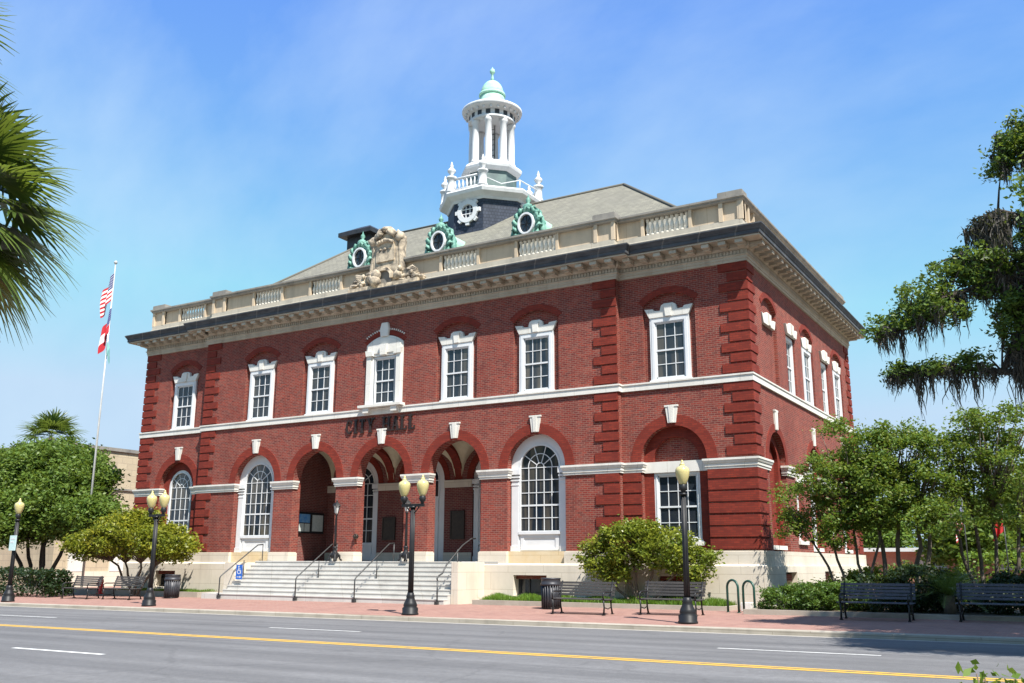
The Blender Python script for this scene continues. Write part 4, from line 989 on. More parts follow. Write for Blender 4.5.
tree('golden_leaved_tree', 'small spreading tree with golden green leaves in front of the far end of the building', 'tree', (-28.0, -2.3, .1),
     [(-28.6, -2.4, 2.75, 2.2, 1.5, .85), (-30.6, -2.4, 2.35, 1.6, 1.2, .62), (-26.3, -2.3, 2.45, 1.55, 1.2, .72), (-28.1, -2.3, 3.3, 1.4, 1.0, .5), (-25.3, -2.3, 2.1, .8, .7, .45)],
     78, 66, .19, .165, .08, 'goldleaf', 'bark', [(0, 0, .3, 0, 1.4), (-.1, 0, -.9, .1, 1.4), (.1, 0, 1.3, 0, 1.3), (0, .1, -1.8, 0, 1.5)], r0=.07)
tree('spreading_shrub', 'low spreading shrub with glossy yellow green leaves under the corner ground floor window', 'shrub', (-3.7, -1.25, .26),
     [(-4.2, -1.2, 2.2, 1.35, .85, .65), (-2.9, -1.2, 2.05, 1.25, .8, .60), (-5.15, -1.25, 1.75, .80, .7, .60), (-1.95, -1.2, 1.65, .8, .65, .5), (-3.8, -1.2, 2.65, .9, .6, .30), (-4.7, -1.3, 1.3, .6, .5, .35), (-1.75, -1.2, 1.3, .4, .4, .3)],
     110, 64, .145, .125, .06, 'magnolia', 'bark', [(0, 0, -.9, 0, 1.3), (.05, 0, .5, .05, 1.4), (-.1, 0, -.3, .1, 1.5), (.15, 0, 1.3, 0, 1.1), (-.2, 0, -1.5, 0, 1.0)], r0=.055)
tree('crape_myrtle', 'airy multi stemmed crape myrtle closest to the corner of the brick building', 'tree', (2.9, .2, .26),
     [(2.6, .1, 2.5, 1.0, .8, .45), (3.2, .2, 4.5, 1.3, 1.1, .7), (2.5, .2, 4.3, 1.3, 1.2, .8), (1.4, 0, 3.6, .95, .9, .7), (3.4, .4, 5.2, 1.1, 1.0, .6), (2.0, .2, 3.0, 1.2, .9, .5), (3.6, .2, 3.7, 1.1, 1.0, .8), (1.15, -.2, 2.7, .55, .5, .35), (2.6, .3, 5.8, .6, .6, .3)],
     36, 84, .165, .115, .055, 'myrtle', 'palebark', [(0, 0, -.8, 0, 2.2), (.05, .05, .1, .1, 2.8), (.1, 0, .8, .1, 2.4), (-.1, 0, -1.2, -.1, 1.9)], r0=.055, group='crape myrtles beside the building')
tree('crape_myrtle', 'fullest crape myrtle with three bare trunks behind the shaded bench', 'tree', (4.1, .5, .26),
     [(4.9, .4, 3.0, 1.2, .9, .5), (3.4, .4, 3.1, 1.0, .9, .5), (4.3, .5, 4.8, 1.4, 1.3, .9), (5.2, .6, 4.2, 1.2, 1.2, .8), (5.4, -.2, 2.9, .9, .7, .5), (2.6, .1, 3.4, .7, .7, .5), (3.5, .4, 4.4, .9, .9, .7), (4.5, .4, 5.6, 1.0, .9, .45), (4.4, .3, 3.6, 1.3, 1.0, .55), (5.6, .4, 5.2, .7, .7, .4)],
     38, 86, .165, .115, .055, 'myrtle', 'palebark', [(-.3, 0, -.5, 0, 2.8), (0, 0, .1, .1, 3.0), (.35, .1, .7, .1, 2.8), (.4, .1, 1.2, .1, 2.6)], r0=.085, group='crape myrtles beside the building')
tree('crape_myrtle', 'crape myrtle farthest from the building, leaning over the clipped hedge and sago palm', 'tree', (6.6, 1.4, .26),
     [(7.2, 1.2, 3.2, 1.1, 1.0, .6), (6.4, 1.2, 4.9, 1.0, 1.2, .7), (7.4, 1.2, 4.4, 1.3, 1.3, 1.0), (6.6, 1.0, 5.8, .9, .9, .4), (7.6, 1.2, 5.7, 1.2, 1.2, .6), (6.0, 1.2, 4.0, .6, .6, .35)],
     36, 84, .165, .115, .055, 'myrtle', 'palebark', [(-.2, 0, -.4, 0, 2.9), (.1, 0, .2, .1, 3.0), (.35, .1, .9, .1, 2.7), (-.35, 0, -.9, -.1, 2.5)], r0=.07, group='crape myrtles beside the building')
for x, y, h, lab in ((2.0, 42, 6.4, 'bright green tree showing over the low building, nearest the brick wall'), (6.0, 48, 9.0, 'tall bright green tree beyond the low building and the small flagpole'), (11.5, 40, 8.0, 'bright green tree far back at the edge, behind the clipped hedge'), (-8.0, 60, 8.0, 'distant tree mostly hidden by the side of the brick building')):
    tree('background_tree', lab, 'tree', (x, y, .2), [(x, y, h * .62, h * .36, h * .36, h * .34), (x - h * .22, y, h * .5, h * .25, h * .25, h * .25), (x + h * .22, y, h * .5, h * .25, h * .25, h * .25)],
         14, 60, .5, .42, .2, 'farleaf', 'bark', [(0, 0, 0, 0, h * .4), (.1, 0, .6, 0, h * .4)], r0=.15, group='trees behind the building')

OT = tree('added_street_tree', 'unseen dense tree added behind the viewer to block low sky light', 'tree', (-58, -43, 0), [(-58, -43, 8.5, 4.2, 3.2, 4.2), (-60.5, -43, 7.0, 3.2, 3.0, 3.4), (-55.5, -43, 7.0, 3.2, 3.0, 3.4)], 12, 60, .8, .8, .5, 'treeleaf', 'bark', [(0, 0, 0, 0, 4.5), (.1, 0, 1.2, 0, 4.6)], r0=.25, group='unseen trees added behind the viewer')  # unseen row added to cut low sky fill and give windows dark reflections
for i_ in range(1, 15): c_ = copy_tree(OT); c_.location = (-58 + 8.2 * i_ + random.gauss(0, .6), -43 + random.gauss(0, 1.2), 0); c_.rotation_euler.z = random.uniform(0, 6.28)

def bush(name, label, cat, blobs, nclump, nleaf, sig, L, W, mat, group=None, kind=None):
    P, C = blob_points(blobs, nclump, nleaf, sig, (.75, 1.0)); P = P[P[:, 2] > .2]
    b0 = blobs[0]; root = thing(name, label, cat, (b0[0], b0[1], .2), group)
    quads_obj('foliage', leaf_arrays(P, L, W, .5), mat, root)
    mb = MB()
    for b_ in blobs:
        for i in range(4): limb(mb, (b_[0] + random.gauss(0, .1), b_[1], .15), (b_[0] + random.uniform(-.5, .5) * b_[3], b_[1] + random.uniform(-.4, .4) * b_[4], b_[2] + .4 * b_[5]), .025, .008)
    mb.build('stem', 'darkbark', root, recalc=False); return root
def hedge_box(name, label, x0, x1, y0, y1, z1, n, L, W, mat, z0=.1):
    root = thing(name, label, 'hedge', ((x0 + x1) / 2, (y0 + y1) / 2, z0))
    P = np.stack([RNG.uniform(x0, x1, n), RNG.uniform(y0, y1, n), RNG.uniform(z0, z1, n)], 1)
    f = RNG.integers(0, 4, n); P[f == 0, 2] = z1; P[f == 1, 1] = y0; P[f == 2, 0] = np.where(RNG.random((f == 2).sum()) < .5, x0, x1)
    P += RNG.normal(size=P.shape) * .055 + (.05 * np.sin(P[:, :1] * 2.1) + .05 * np.sin(P[:, 2:3] * 5 + P[:, :1]))
    quads_obj('foliage', leaf_arrays(P, L, W), mat, root)
    mb = MB(); x = x0 + .3
    while x < x1: limb(mb, (x, (y0 + y1) / 2, z0 - .1), (x + random.gauss(0, .1), (y0 + y1) / 2, z1 * .7), .03, .01); x += .5
    mb.build('stem', 'darkbark', root, recalc=False); return root
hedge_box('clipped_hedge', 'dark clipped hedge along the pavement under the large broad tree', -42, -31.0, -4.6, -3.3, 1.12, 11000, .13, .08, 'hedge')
hedge_box('clipped_hedge', 'tall bright green clipped hedge behind the sago palm', 5.0, 16, 8.4, 9.8, 1.95, 9000, .13, .08, 'brighthedge', .2)
JU = 'low shrubs in the shaded bed'
bush('juniper', 'low feathery juniper at the building corner beside the bike rack', 'shrub', [(1.0, -1.7, .50, .60, .9, .40), (1.5, -1.0, .55, .6, .7, .42)], 190, 75, .09, .10, .034, 'juniper', JU)
bush('juniper', 'feathery juniper mound in front of the smallest trunk', 'shrub', [(2.1, -1.7, .58, .75, .9, .46), (2.9, -1.6, .58, .6, .8, .46)], 190, 75, .09, .10, .034, 'juniper', JU)
bush('rounded_shrub', 'bright rounded shrub against the side of the stone base', 'shrub', [(2.2, 1.9, .70, .9, .8, .55), (3.0, 2.4, .85, .9, .8, .6)], 110, 64, .11, .105, .055, 'brighthedge', JU)
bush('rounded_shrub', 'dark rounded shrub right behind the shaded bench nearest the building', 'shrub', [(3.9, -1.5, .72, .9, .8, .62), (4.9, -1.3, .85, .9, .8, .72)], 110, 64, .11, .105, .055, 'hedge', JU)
bush('rounded_shrub', 'mid green shrub mass between the bare trunks', 'shrub', [(4.0, 3.6, .95, 1.1, .9, .72), (5.2, 3.2, .8, .9, .8, .6)], 90, 64, .12, .11, .06, 'treeleaf', JU)
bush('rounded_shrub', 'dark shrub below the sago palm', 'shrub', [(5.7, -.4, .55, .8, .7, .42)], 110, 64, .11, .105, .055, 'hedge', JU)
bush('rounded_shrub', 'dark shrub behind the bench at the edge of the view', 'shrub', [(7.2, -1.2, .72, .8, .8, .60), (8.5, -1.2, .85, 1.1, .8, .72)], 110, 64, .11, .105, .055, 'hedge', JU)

# spanish moss oak: stands beside the view, its limbs hang over the pavement
OAK = thing('live_oak', 'old live oak whose mossy limbs reach over the pavement from beside the view', 'tree', (13.5, -7.0, 0))
mb = MB(); limb(mb, (13.5, -7, -.2), (13.3, -7, 4.4), .55, .42, .04, 5, 12)
LB = [[(13.3, -7, 4.2), (11.6, -7.3, 6.2), (9.6, -7.6, 7.5), (8.3, -8, 7.9), (7.1, -8.1, 7.6), (6.2, -8, 7.2), (5.45, -8, 6.95)],
      [(13.2, -7, 3.9), (11.2, -7.4, 5.3), (9.4, -7.8, 5.6), (8.0, -8, 5.75), (6.9, -8.1, 5.95), (6.1, -7.9, 6.05), (5.65, -8, 5.85)],
      [(11.6, -7.3, 6.2), (10.2, -7.5, 8.2), (9.0, -7.8, 9.2), (8.3, -8, 9.5), (7.75, -8, 9.35)],
      [(10.2, -7.5, 8.2), (9.7, -7.9, 10.2), (9.0, -8, 11.2), (8.45, -8, 11.3)],
      [(9.6, -7.6, 7.5), (8.7, -7.5, 8.2), (7.9, -7.6, 8.5), (7.2, -7.7, 8.6)],
      [(13.3, -7, 4.4), (14.5, -8.5, 8), (16, -10, 10)], [(13.3, -7, 4.4), (13.6, -5, 8.5), (12.5, -3, 10.5)], [(11.6, -7.3, 6.2), (11.2, -9.5, 8), (11.6, -11.8, 8.8), (12.4, -13.6, 9.5)], [(13.3, -7, 4.4), (13, -8, 9), (12.6, -8, 12)]]
for l in LB:
    n = len(l); r0, r1 = (.30, .03) if l is LB[0] else ((.20, .02) if n > 6 else (.15, .025)); mb.tube(l, [r0 + (r1 - r0) * (i / (n - 1)) ** .5 for i in range(n)], 8)
OB = [(7.3, -7.8, 8.35, .55, .6, .42), (6.6, -8, 7.7, .6, .6, .38), (5.85, -8, 7.15, .55, .55, .28), (5.45, -8, 6.95, .22, .3, .16), (6.9, -8.1, 7.3, .6, .6, .3), (7.9, -7.9, 7.9, .5, .6, .4), (8.6, -7.9, 7.3, .5, .6, .45), (5.8, -8, 5.95, .35, .4, .18), (7.4, -8, 6.0, .5, .4, .18), (6.6, -8, 6.0, .45, .4, .16), (8.2, -7.8, 8.4, .6, .6, .5), (8.5, -7.9, 6.9, .6, .5, .5),
      (8.75, -8, 11.0, .5, .6, .45), (8.45, -8, 10.5, .3, .35, .3), (9.2, -8, 11.4, .5, .6, .4), (8.5, -7.8, 6.4, .4, .5, .25), (9.3, -7.6, 8.4, .7, .8, .7)]
OB2 = [(11.5, -7.5, 10.6, 2.2, 2.4, 1.6), (14.5, -8.5, 10.5, 2.8, 3, 1.8), (13, -4.2, 10.5, 2.4, 2.2, 1.5), (10.6, -10.8, 8.9, 1.7, 1.9, 1.0), (11.2, -7.4, 7.4, 1.4, 1.6, .8), (13, -8, 12.5, 2.2, 2.2, 1.2), (10.6, -5.4, 8.6, 1.5, 1.6, .9), (12, -9.8, 7.6, 1.8, 1.8, .9), (12.4, -13.6, 9.4, 2.4, 2.2, 1.2), (14.5, -13, 10.5, 2.4, 2.4, 1.4), (9.9, -8.6, 8.6, 1.0, 1.4, 1.2), (9.6, -8.0, 6.6, .9, 1.2, .8), (11.0, -12.0, 9.0, 1.6, 1.6, .9), (10.8, -12.8, 7.9, 1.6, 1.6, .8)]
P1, C1 = blob_points(OB, 105, 60, .115, (.2, 1.0)); P2, C2 = blob_points(OB2, 38, 120, .30)
V = np.concatenate([leaf_arrays(P1, .11, .05), leaf_arrays(P2, .13, .062)]); quads_obj('crown', V, 'oakleaf', OAK)
for c in C1:
    if random.random() < .6:
        c = Vector(c); q = min((Vector(p) for l in LB for p in l), key=lambda p: (p - c).length); mb.tube([q, q.lerp(c, .5) + Vector((0, 0, .06)), c], [.03, .02, .008], 5)
mb.build('trunk', 'darkbark', OAK, recalc=False)
def strands(anchors):
    vs = []; fs = []
    for (x, y, z, l, k, sp) in anchors:
        for i in range(k):
            ox, oy = random.gauss(0, sp), random.gauss(0, sp); p = Vector((x + ox, y + oy, z + random.gauss(0, .04)))
            L = l * random.uniform(.35, 1.1) * max(.3, 1 - (ox * ox + oy * oy) / (6 * sp * sp)); a = random.uniform(0, PI); n = 6; w0 = random.uniform(.007, .021)
            dx = Vector((math.cos(a), math.sin(a), 0)); base = len(vs); wob = Vector((random.gauss(0, .06), random.gauss(0, .06), 0))
            for j in range(n + 1):
                t = j / n; q = p + wob * math.sin(t * 3 + i) + Vector((random.gauss(0, .014), random.gauss(0, .014), -L * t)) - Vector((ox, oy, 0)) * t * .45; w_ = w0 * (1 - t) ** .5 + .003
                vs += [q - dx * w_, q + dx * w_]
            for j in range(n): b_ = base + 2 * j; fs.append((b_, b_ + 1, b_ + 3, b_ + 2))
    mbx = MB(); mbx.v = vs; mbx.f = fs; return mbx
AN = []
def along(l, t0, t1, n, length, k=14, sp=.09):
    pts = [Vector(p) for p in l]; m = len(pts) - 1
    for i in range(n):
        t = (t0 + (t1 - t0) * (i + random.random()) / n) * m; j = min(int(t), m - 1); p = pts[j].lerp(pts[j + 1], t - j); AN.append((p.x, p.y, p.z - .02, length * random.choice((.3, .5, .8, 1.0, 1.5)), k, sp))
TW = [[(8.3, -8, 9.5), (8.15, -8.05, 8.6), (8.3, -8, 7.7)], [(9.0, -7.8, 9.2), (8.7, -7.9, 8.0), (8.45, -8, 6.6), (8.3, -8, 5.9)], [(8.2, -8, 9.45), (7.95, -7.9, 9.15), (7.6, -7.9, 9.2)], [(9.6, -7.6, 7.5), (9.0, -7.7, 6.5), (8.6, -7.8, 6.1)], [(9.0, -8, 11.2), (9.1, -8, 10.2), (8.9, -8, 9.3)]]
for l in TW: mb_ = MB(); mb_.tube(l, [.05, .035, .02, .015][:len(l)], 6); mb_.build('branch', 'darkbark', OAK, recalc=False)
along(LB[0], .45, .98, 30, .75, 30, .07); along(LB[1], .40, 1.0, 26, .85, 34, .08); along(LB[2], .30, 1.0, 18, .85, 34, .08); along(LB[3], .3, 1.0, 8, .7, 18, .06); along(LB[4], .2, 1.0, 10, .7, 26, .07)
for l, n_ in zip(TW, (18, 40, 8, 26, 10)): along(l, .05, 1.0, n_, .95, 36, .10)
for c in C1:
    if random.random() < .26: AN.append((c[0], c[1], c[2], random.uniform(.3, .8), 14, .05))
for c in C2:
    if random.random() < .25: AN.append((c[0], c[1], c[2], random.uniform(.5, 1.4), 14, .10))
strands(AN).build('spanish_moss', 'moss', OAK, recalc=False)

# palms
def frond_fan(vs, fs, c, d, size, nleaf=26, droop=.55, w=.024, pet=.75):
    d = Vector(d).normalized(); side = d.cross(Vector((0, 0, 1)))
    side = side.normalized() if side.length > .05 else Vector((1, 0, 0)); nrm = side.cross(d).normalized()
    c = Vector(c); pl = size * pet; pts = []
    for i in range(5):
        t = i / 4; pts.append(c + d * pl * t - Vector((0, 0, 1)) * droop * .35 * size * t * t)
    b0 = len(vs)
    for p in pts: vs += [p - side * .016, p + side * .016, p + nrm * .014]
    for i in range(4):
        a = b0 + 3 * i
        for q in range(3): fs.append((a + q, a + (q + 1) % 3, a + 3 + (q + 1) % 3, a + 3 + q))
    hub = pts[-1]; d2 = (pts[-1] - pts[-2]).normalized()
    for k in range(nleaf):
        a = -1.75 + 3.5 * (k + .5) / nleaf + random.gauss(0, .03); ln = size * (.62 + .38 * math.cos(a * .62)) * random.uniform(.88, 1.08)
        dr = d2 * math.cos(a) + side * math.sin(a) + nrm * .10 * math.cos(2 * a); dr.normalize(); wv = dr.cross(nrm).normalized(); b = len(vs); n = 5
        start = hub - d2 * .12 * size * abs(a) / 1.75 * 0
        for j in range(n + 1):
            t = j / n; q = start + dr * ln * t - Vector((0, 0, 1)) * droop * ln * (t ** 2.4) * random.uniform(.8, 1.1); ww = w * (1 - .15 * abs(2 * t - .7)) * (1 - t ** 3 * .92)
            vs += [q - wv * ww, q + wv * ww]
        for j in range(n): bb = b + 2 * j; fs.append((bb, bb + 1, bb + 3, bb + 2))
def fan_palm(label, c, ground, size, nf, seed, leafn=28, w=.024, dry=4):
    random.seed(seed); root = thing('fan_palm', label, 'palm', (c[0], c[1], ground))
    vs = []; fs = []; v2 = []; f2 = []
    for i in range(nf):
        t = (i + .5) / nf; el = R_(82) - R_(150) * t ** 1.0; az = i * 2.39996 + random.gauss(0, .15)
        d = (math.cos(el) * math.cos(az), math.cos(el) * math.sin(az), math.sin(el))
        if el < R_(-58) and dry: frond_fan(v2, f2, (c[0], c[1], c[2] - .12 * t), d, size * .95, leafn, .25, w)
        else: frond_fan(vs, fs, (c[0], c[1], c[2] - .12 * t), d, size * random.uniform(.92, 1.06), leafn, .26 if el > -.5 else .2, w)
    m_ = MB(); m_.v = vs; m_.f = fs; m_.build('crown', 'palm', root, recalc=False)
    if f2: m_ = MB(); m_.v = v2; m_.f = f2; m_.build('dry_frond', 'drypalm', root, recalc=False)
    mb = MB(); H = c[2] - ground; n = 14
    mb.tube([(c[0] + .05 * math.sin(i), c[1], ground - .1 + (H + .1) * i / n) for i in range(n + 1)], [.20 - .05 * i / n + (.05 if i > n - 3 else 0) for i in range(n + 1)], 12)
    for i in range(26): a = i * 2.4; z = c[2] - .05 - .03 * i; mb.tube([(c[0] + .15 * math.cos(a), c[1] + .15 * math.sin(a), z - .25), (c[0] + .27 * math.cos(a), c[1] + .27 * math.sin(a), z + .05)], [.05, .03], 5)
    mb.build('trunk', 'bark', root, recalc=False); random.seed(seed + 1); return root
fan_palm('lower fan palm with drooping fronds beside the road nearest the viewer', (.42, -26.75, 4.98), -.02, .74, 50, 3)
fan_palm('taller fan palm rising behind the nearest palm at the edge of the view', (.35, -27.6, 6.25), -.02, .76, 44, 9)
fan_palm('fan palm far down the street, its crown above the broad tree', (-51.5, 8, 9.9), .1, 1.5, 46, 14, 16, .06)
SG_ = thing('sago_palm', 'sago palm with arching yellow green fronds in the shaded bed', 'palm', (5.72, -1.9, .26)); vs = []; fs = []
for i in range(40):
    az = i * 2.4; el = R_(80) - R_(72) * (i + .5) / 40; c = Vector((5.72, -1.9, .72)); d = Vector((math.cos(az), math.sin(az), 0)); side = Vector((-d.y, d.x, 0)); n = 22; L = 1.25; prev = None
    for j in range(n):
        t = j / (n - 1); p = c + d * (L * t * math.cos(el * (1 - t * .5))) + Vector((0, 0, L * (math.sin(el) * t - .45 * t * t)))
        if prev is not None:
            tg = (p - prev).normalized(); b = len(vs); vs += [prev - side * .008, prev + side * .008, p + side * .006, p - side * .006]; fs.append((b, b + 1, b + 2, b + 3))
            for s in (-1, 1):
                ll = .17 * math.sin(PI * (.12 + .85 * t)) + .02; q = p + side * s * ll + tg * ll * .55 + Vector((0, 0, .02)); b = len(vs); vs += [p - tg * .012, p + tg * .012, q + tg * .004, q - tg * .004]; fs.append((b, b + 1, b + 2, b + 3))
        prev = p
m_ = MB(); m_.v = vs; m_.f = fs; m_.build('crown', 'sago', SG_, recalc=False)
mb = MB(); mb.lathe([(.15, 0), (.17, .25), (.14, .50), (0, .56)], (5.72, -1.9, .22), 10); mb.build('trunk', 'bark', SG_)
# sprig of a shrub close to the camera
random.seed(21); FS = thing('leafy_shrub', 'bright leafy shrub on the near side of the road at the bottom edge', 'shrub', (8.93, -26.5, -.02))
P = []; mb = MB()
for i in range(34):
    a = random.uniform(0, 2 * PI); r_ = random.uniform(.03, .27); e = Vector((8.93 + r_ * math.cos(a), -26.5 + r_ * math.sin(a), random.uniform(.88, 1.19) - r_ * .3)); mb.tube([(8.93, -26.5, -.05), (8.93 + r_ * .5 * math.cos(a), -26.5 + r_ * .5 * math.sin(a), .6), e], [.010, .007, .003], 5)
    for j in range(70): t = random.random() ** .45; P.append((8.93 + (e.x - 8.93) * t + random.gauss(0, .045), -26.5 + (e.y + 26.5) * t + random.gauss(0, .045), .15 + (e.z - .15) * t + random.gauss(0, .035)))
quads_obj('foliage', leaf_arrays(np.array(P), .047, .024), 'brighthedge', FS); mb.build('stem', 'bark', FS, recalc=False)

# ------------------------------------------------------------------ neighbouring buildings
B = thing('low_block', 'beige stone block building with white panels beyond the trees across the side street', 'building', (-58, 19, 0)); bx, by0, by1, bh = -46.0, 5.5, 44.0, 8.75
mb = MB(); mb.box(bx - 24, bx, by0, by1, -.29, bh); mb.build('wall', 'beige', B)
mb = MB(); mb.box(bx - 24.1, bx + .12, by0 - .12, by1 + .12, bh, bh + .22); mb.box(bx, bx + .10, by0, by1, 6.2, 6.32); mb.build('coping', 'cap', B)
mb = MB(); mb.box(bx - .1, bx + .10, by0, by1, -.29, .95); mb.build('base', 'stone', B)
for i in range(16):
    y = by0 + 1.0 + 3.0 * i
    mb = MB(); mb.box(bx, bx + .12, y, y + 1.15, .95, 4.6); mb.build('panel', 'whitestone', B)
B = thing('low_brick_building', 'low orange brick building with a pale roof edge beyond the clipped hedge', 'building', (2, 52, 0))
mb = MB(); mb.plate([rect(-14, 22, -.29, 2.55), rect(-2.2, -.2, 1.35, 2.4), rect(-8.6, -6.4, 1.35, 2.4), rect(3.4, 5.4, 1.35, 2.4)], FR, 48, 48.4); mb.box(-14, 22, 48.4, 58, -.29, 2.55); mb.build('wall', 'orange', B)
mb = MB(); mb.box(-14.5, 22.5, 47.3, 58.5, 2.55, 2.82); mb.build('roof', 'fascia', B)
for a, b in ((-2.2, -.2), (-8.6, -6.4), (3.4, 5.4)):
    mb = MB(); mb.plate([rect(a, b, 1.35, 2.4), rect(a + .45, b - .1, 1.5, 2.32)], FR, 48.1, 48.2); mb.mbox(FR, a + .45, b - .1, 1.88, 1.93, 48.12, 48.2); mb.mbox(FR, a - .1, b + .1, 1.22, 1.35, 47.9, 48.3); o = mb.build('window', 'white', B); p = MB(); p.mbox(FR, a, b, 1.4, 2.35, 48.17, 48.22); p.build('pane', 'glass', o)

# ------------------------------------------------------------------ street furniture
GB = [(.0, 0), (.075, .0), (.105, .05), (.145, .14), (.178, .25), (.192, .34), (.188, .40), (.16, .455), (.11, .485), (.075, .50), (.07, .53)]
def globe(root, x, z):
    mb = MB(); mb.lathe([(r_, z + q) for r_, q in GB], (x, 0, 0), 18); g_ = mb.build('globe', 'globe', root)
    mb = MB(); mb.lathe([(.06, z + .525), (.075, z + .54), (.05, z + .57), (.03, z + .60), (.04, z + .63), (.0, z + .68)], (x, 0, 0), 12); mb.build('finial', 'globe', g_)
def post(root, H, r=.078):
    mb = MB(); mb.lathe([(.26, 0), (.26, .05), (.24, .07), (.245, .20), (.20, .24), (.215, .28), (.19, .36), (.14, .46), (.125, .52), (.135, .55), (.11, .60), (.10, .66)], (0, 0, 0), 20); mb.build('base', 'iron', root)
    mb = MB(); n = 16; vs = []
    mb.lathe([(r, .64), (r * .95, 1.6), (r * .80, H)], (0, 0, 0), 16)
    for i in range(8): a = 2 * PI * i / 8; mb.tube([(r * .96 * math.cos(a), r * .96 * math.sin(a), .66), (r * .80 * math.cos(a), r * .80 * math.sin(a), H)], .014, 5)
    mb.lathe([(r * 1.35, H - .06), (r * 1.35, H)], (0, 0, 0), 14); mb.build('pole', 'iron', root)
def fitter(mb, x, z): mb.lathe([(.05, z), (.055, z + .06), (.09, z + .10), (.115, z + .18), (.095, z + .21), (.10, z + .24), (.08, z + .25)], (x, 0, 0), 14)
def single_lamp(label):
    root = thing('street_lamp', label, 'street lamp', (0, 0, 0), 'single globe street lamps'); post(root, 3.36)
    mb = MB(); fitter(mb, 0, 3.34); mb.build('fitter', 'iron', root); globe(root, 0, 3.58); return root
def twin_lamp(label):
    root = thing('street_lamp', label, 'street lamp', (0, 0, 0), 'twin globe street lamps'); post(root, 3.28)
    mb = MB(); mb.box(-.42, .42, -.045, .045, 3.26, 3.35)
    for s in (-1, 1): mb.tube([(0, 0, 3.02), (s * .12, 0, 3.12), (s * .24, 0, 3.26)], .022, 6)
    mb.build('crossarm', 'iron', root, bevel=.01)
    for s in (-1, 1): mb = MB(); fitter(mb, s * .36, 3.34); mb.build('fitter', 'iron', root); globe(root, s * .36, 3.58)
    return root
s1 = single_lamp('black single globe street lamp in front of the spreading shrub and benches'); s1.location = (.03, -6.94, zs(-6.94, .03))
s2 = copy_tree(s1); s2.location = (-29.55, -7.23, zs(-7.23, -29.55)); s2['label'] = 'black single globe street lamp with a small pale sign on its pole'
t1 = twin_lamp('black twin globe street lamp in front of the entrance steps'); t1.location = (-8.85, -7.11, zs(-7.11, -8.85))
t2 = copy_tree(t1); t2.location = (-20.94, -7.07, zs(-7.07, -20.94)); t2['label'] = 'black twin globe street lamp in front of the golden leaved tree'
SGN = thing('street_sign', 'small pale teal sign fixed to the pole of a single globe street lamp', 'sign', (-29.55, -7.23, 2.0))
mb = MB(); mb.box(-29.78, -29.32, -7.335, -7.315, 2.0, 2.62); mb.build('panel', 'signpale', SGN, bevel=.004); mb = MB(); mb.box(-29.70, -29.40, -7.341, -7.336, 2.45, 2.52); mb.box(-29.70, -29.48, -7.341, -7.336, 2.32, 2.38); mb.build('print', 'white', SGN); mb = MB(); mb.box(-29.58, -29.52, -7.316, -7.28, 2.25, 2.35); mb.build('bracket', 'iron', SGN)

def bench(label, mat, group):
    root = thing('park_bench', label, 'bench', (0, 0, 0), group); W = .95
    mb = MB()
    for i in range(5): y = -.30 + .105 * i; mb.box(-W, W, y, y + .085, .43, .46)
    mb.build('seat', mat, root, bevel=.006)
    mb = MB()
    for i in range(5): z = .53 + .085 * i; y = .235 + .030 * i; mb.box(-W, W, y, y + .028, z, z + .068)
    mb.build('backrest', mat, root, bevel=.005)
    for x in (-W + .10, W - .10):
        mb = MB()
        mb.tube([(x, -.30, 0), (x, -.26, .22), (x, -.30, .42)], [.03, .024, .024], 7); mb.tube([(x, .30, 0), (x, .22, .22), (x, .20, .44), (x, .36, .96)], [.03, .024, .026, .02], 7); mb.tube([(x, -.30, .42), (x, .22, .42)], .022, 7)
        mb.box(x - .035, x + .035, -.36, -.24, 0, .03); mb.box(x - .035, x + .035, .24, .36, 0, .03); mb.tube([(x, -.26, .22), (x, 0, .17), (x, .22, .22)], .016, 6); mb.build('leg', 'iron', root, recalc=False)
        mb = MB(); mb.tube([(x, -.30, .42), (x, -.33, .60), (x, -.22, .66), (x, .10, .655), (x, .26, .66)], [.022, .022, .024, .024, .02], 7); mb.build('armrest', 'iron', root, recalc=False)
    return root
b1 = bench('grey slatted bench beside the black litter bin in front of the grass', 'benchslat', 'benches facing the street'); b1.location = (-4.05, -4.95, zs(-4.95, -4.05))
b2 = copy_tree(b1); b2.location = (-1.45, -4.35, zs(-4.35, -1.45)); b2['label'] = 'grey slatted bench partly behind the single globe lamp post'
b3 = copy_tree(b1); b3.location = (-28.6, -4.55, zs(-4.55, -28.6)); b3['label'] = 'slatted bench under the golden leaved tree, nearer the clipped hedge'
b4 = copy_tree(b1); b4.location = (-26.1, -4.35, zs(-4.35, -26.1)); b4['label'] = 'slatted bench under the golden leaved tree, nearer the steps'
b5 = bench('dark blue grey slatted bench in tree shade, closer to the building', 'darkslat', 'benches facing the street'); b5.location = (4.2, -4.1, zs(-4.1, 4.2))
b6 = copy_tree(b5); b6.location = (7.05, -3.7, zs(-3.7, 7.05)); b6['label'] = 'dark blue grey slatted bench in tree shade at the edge of the view'

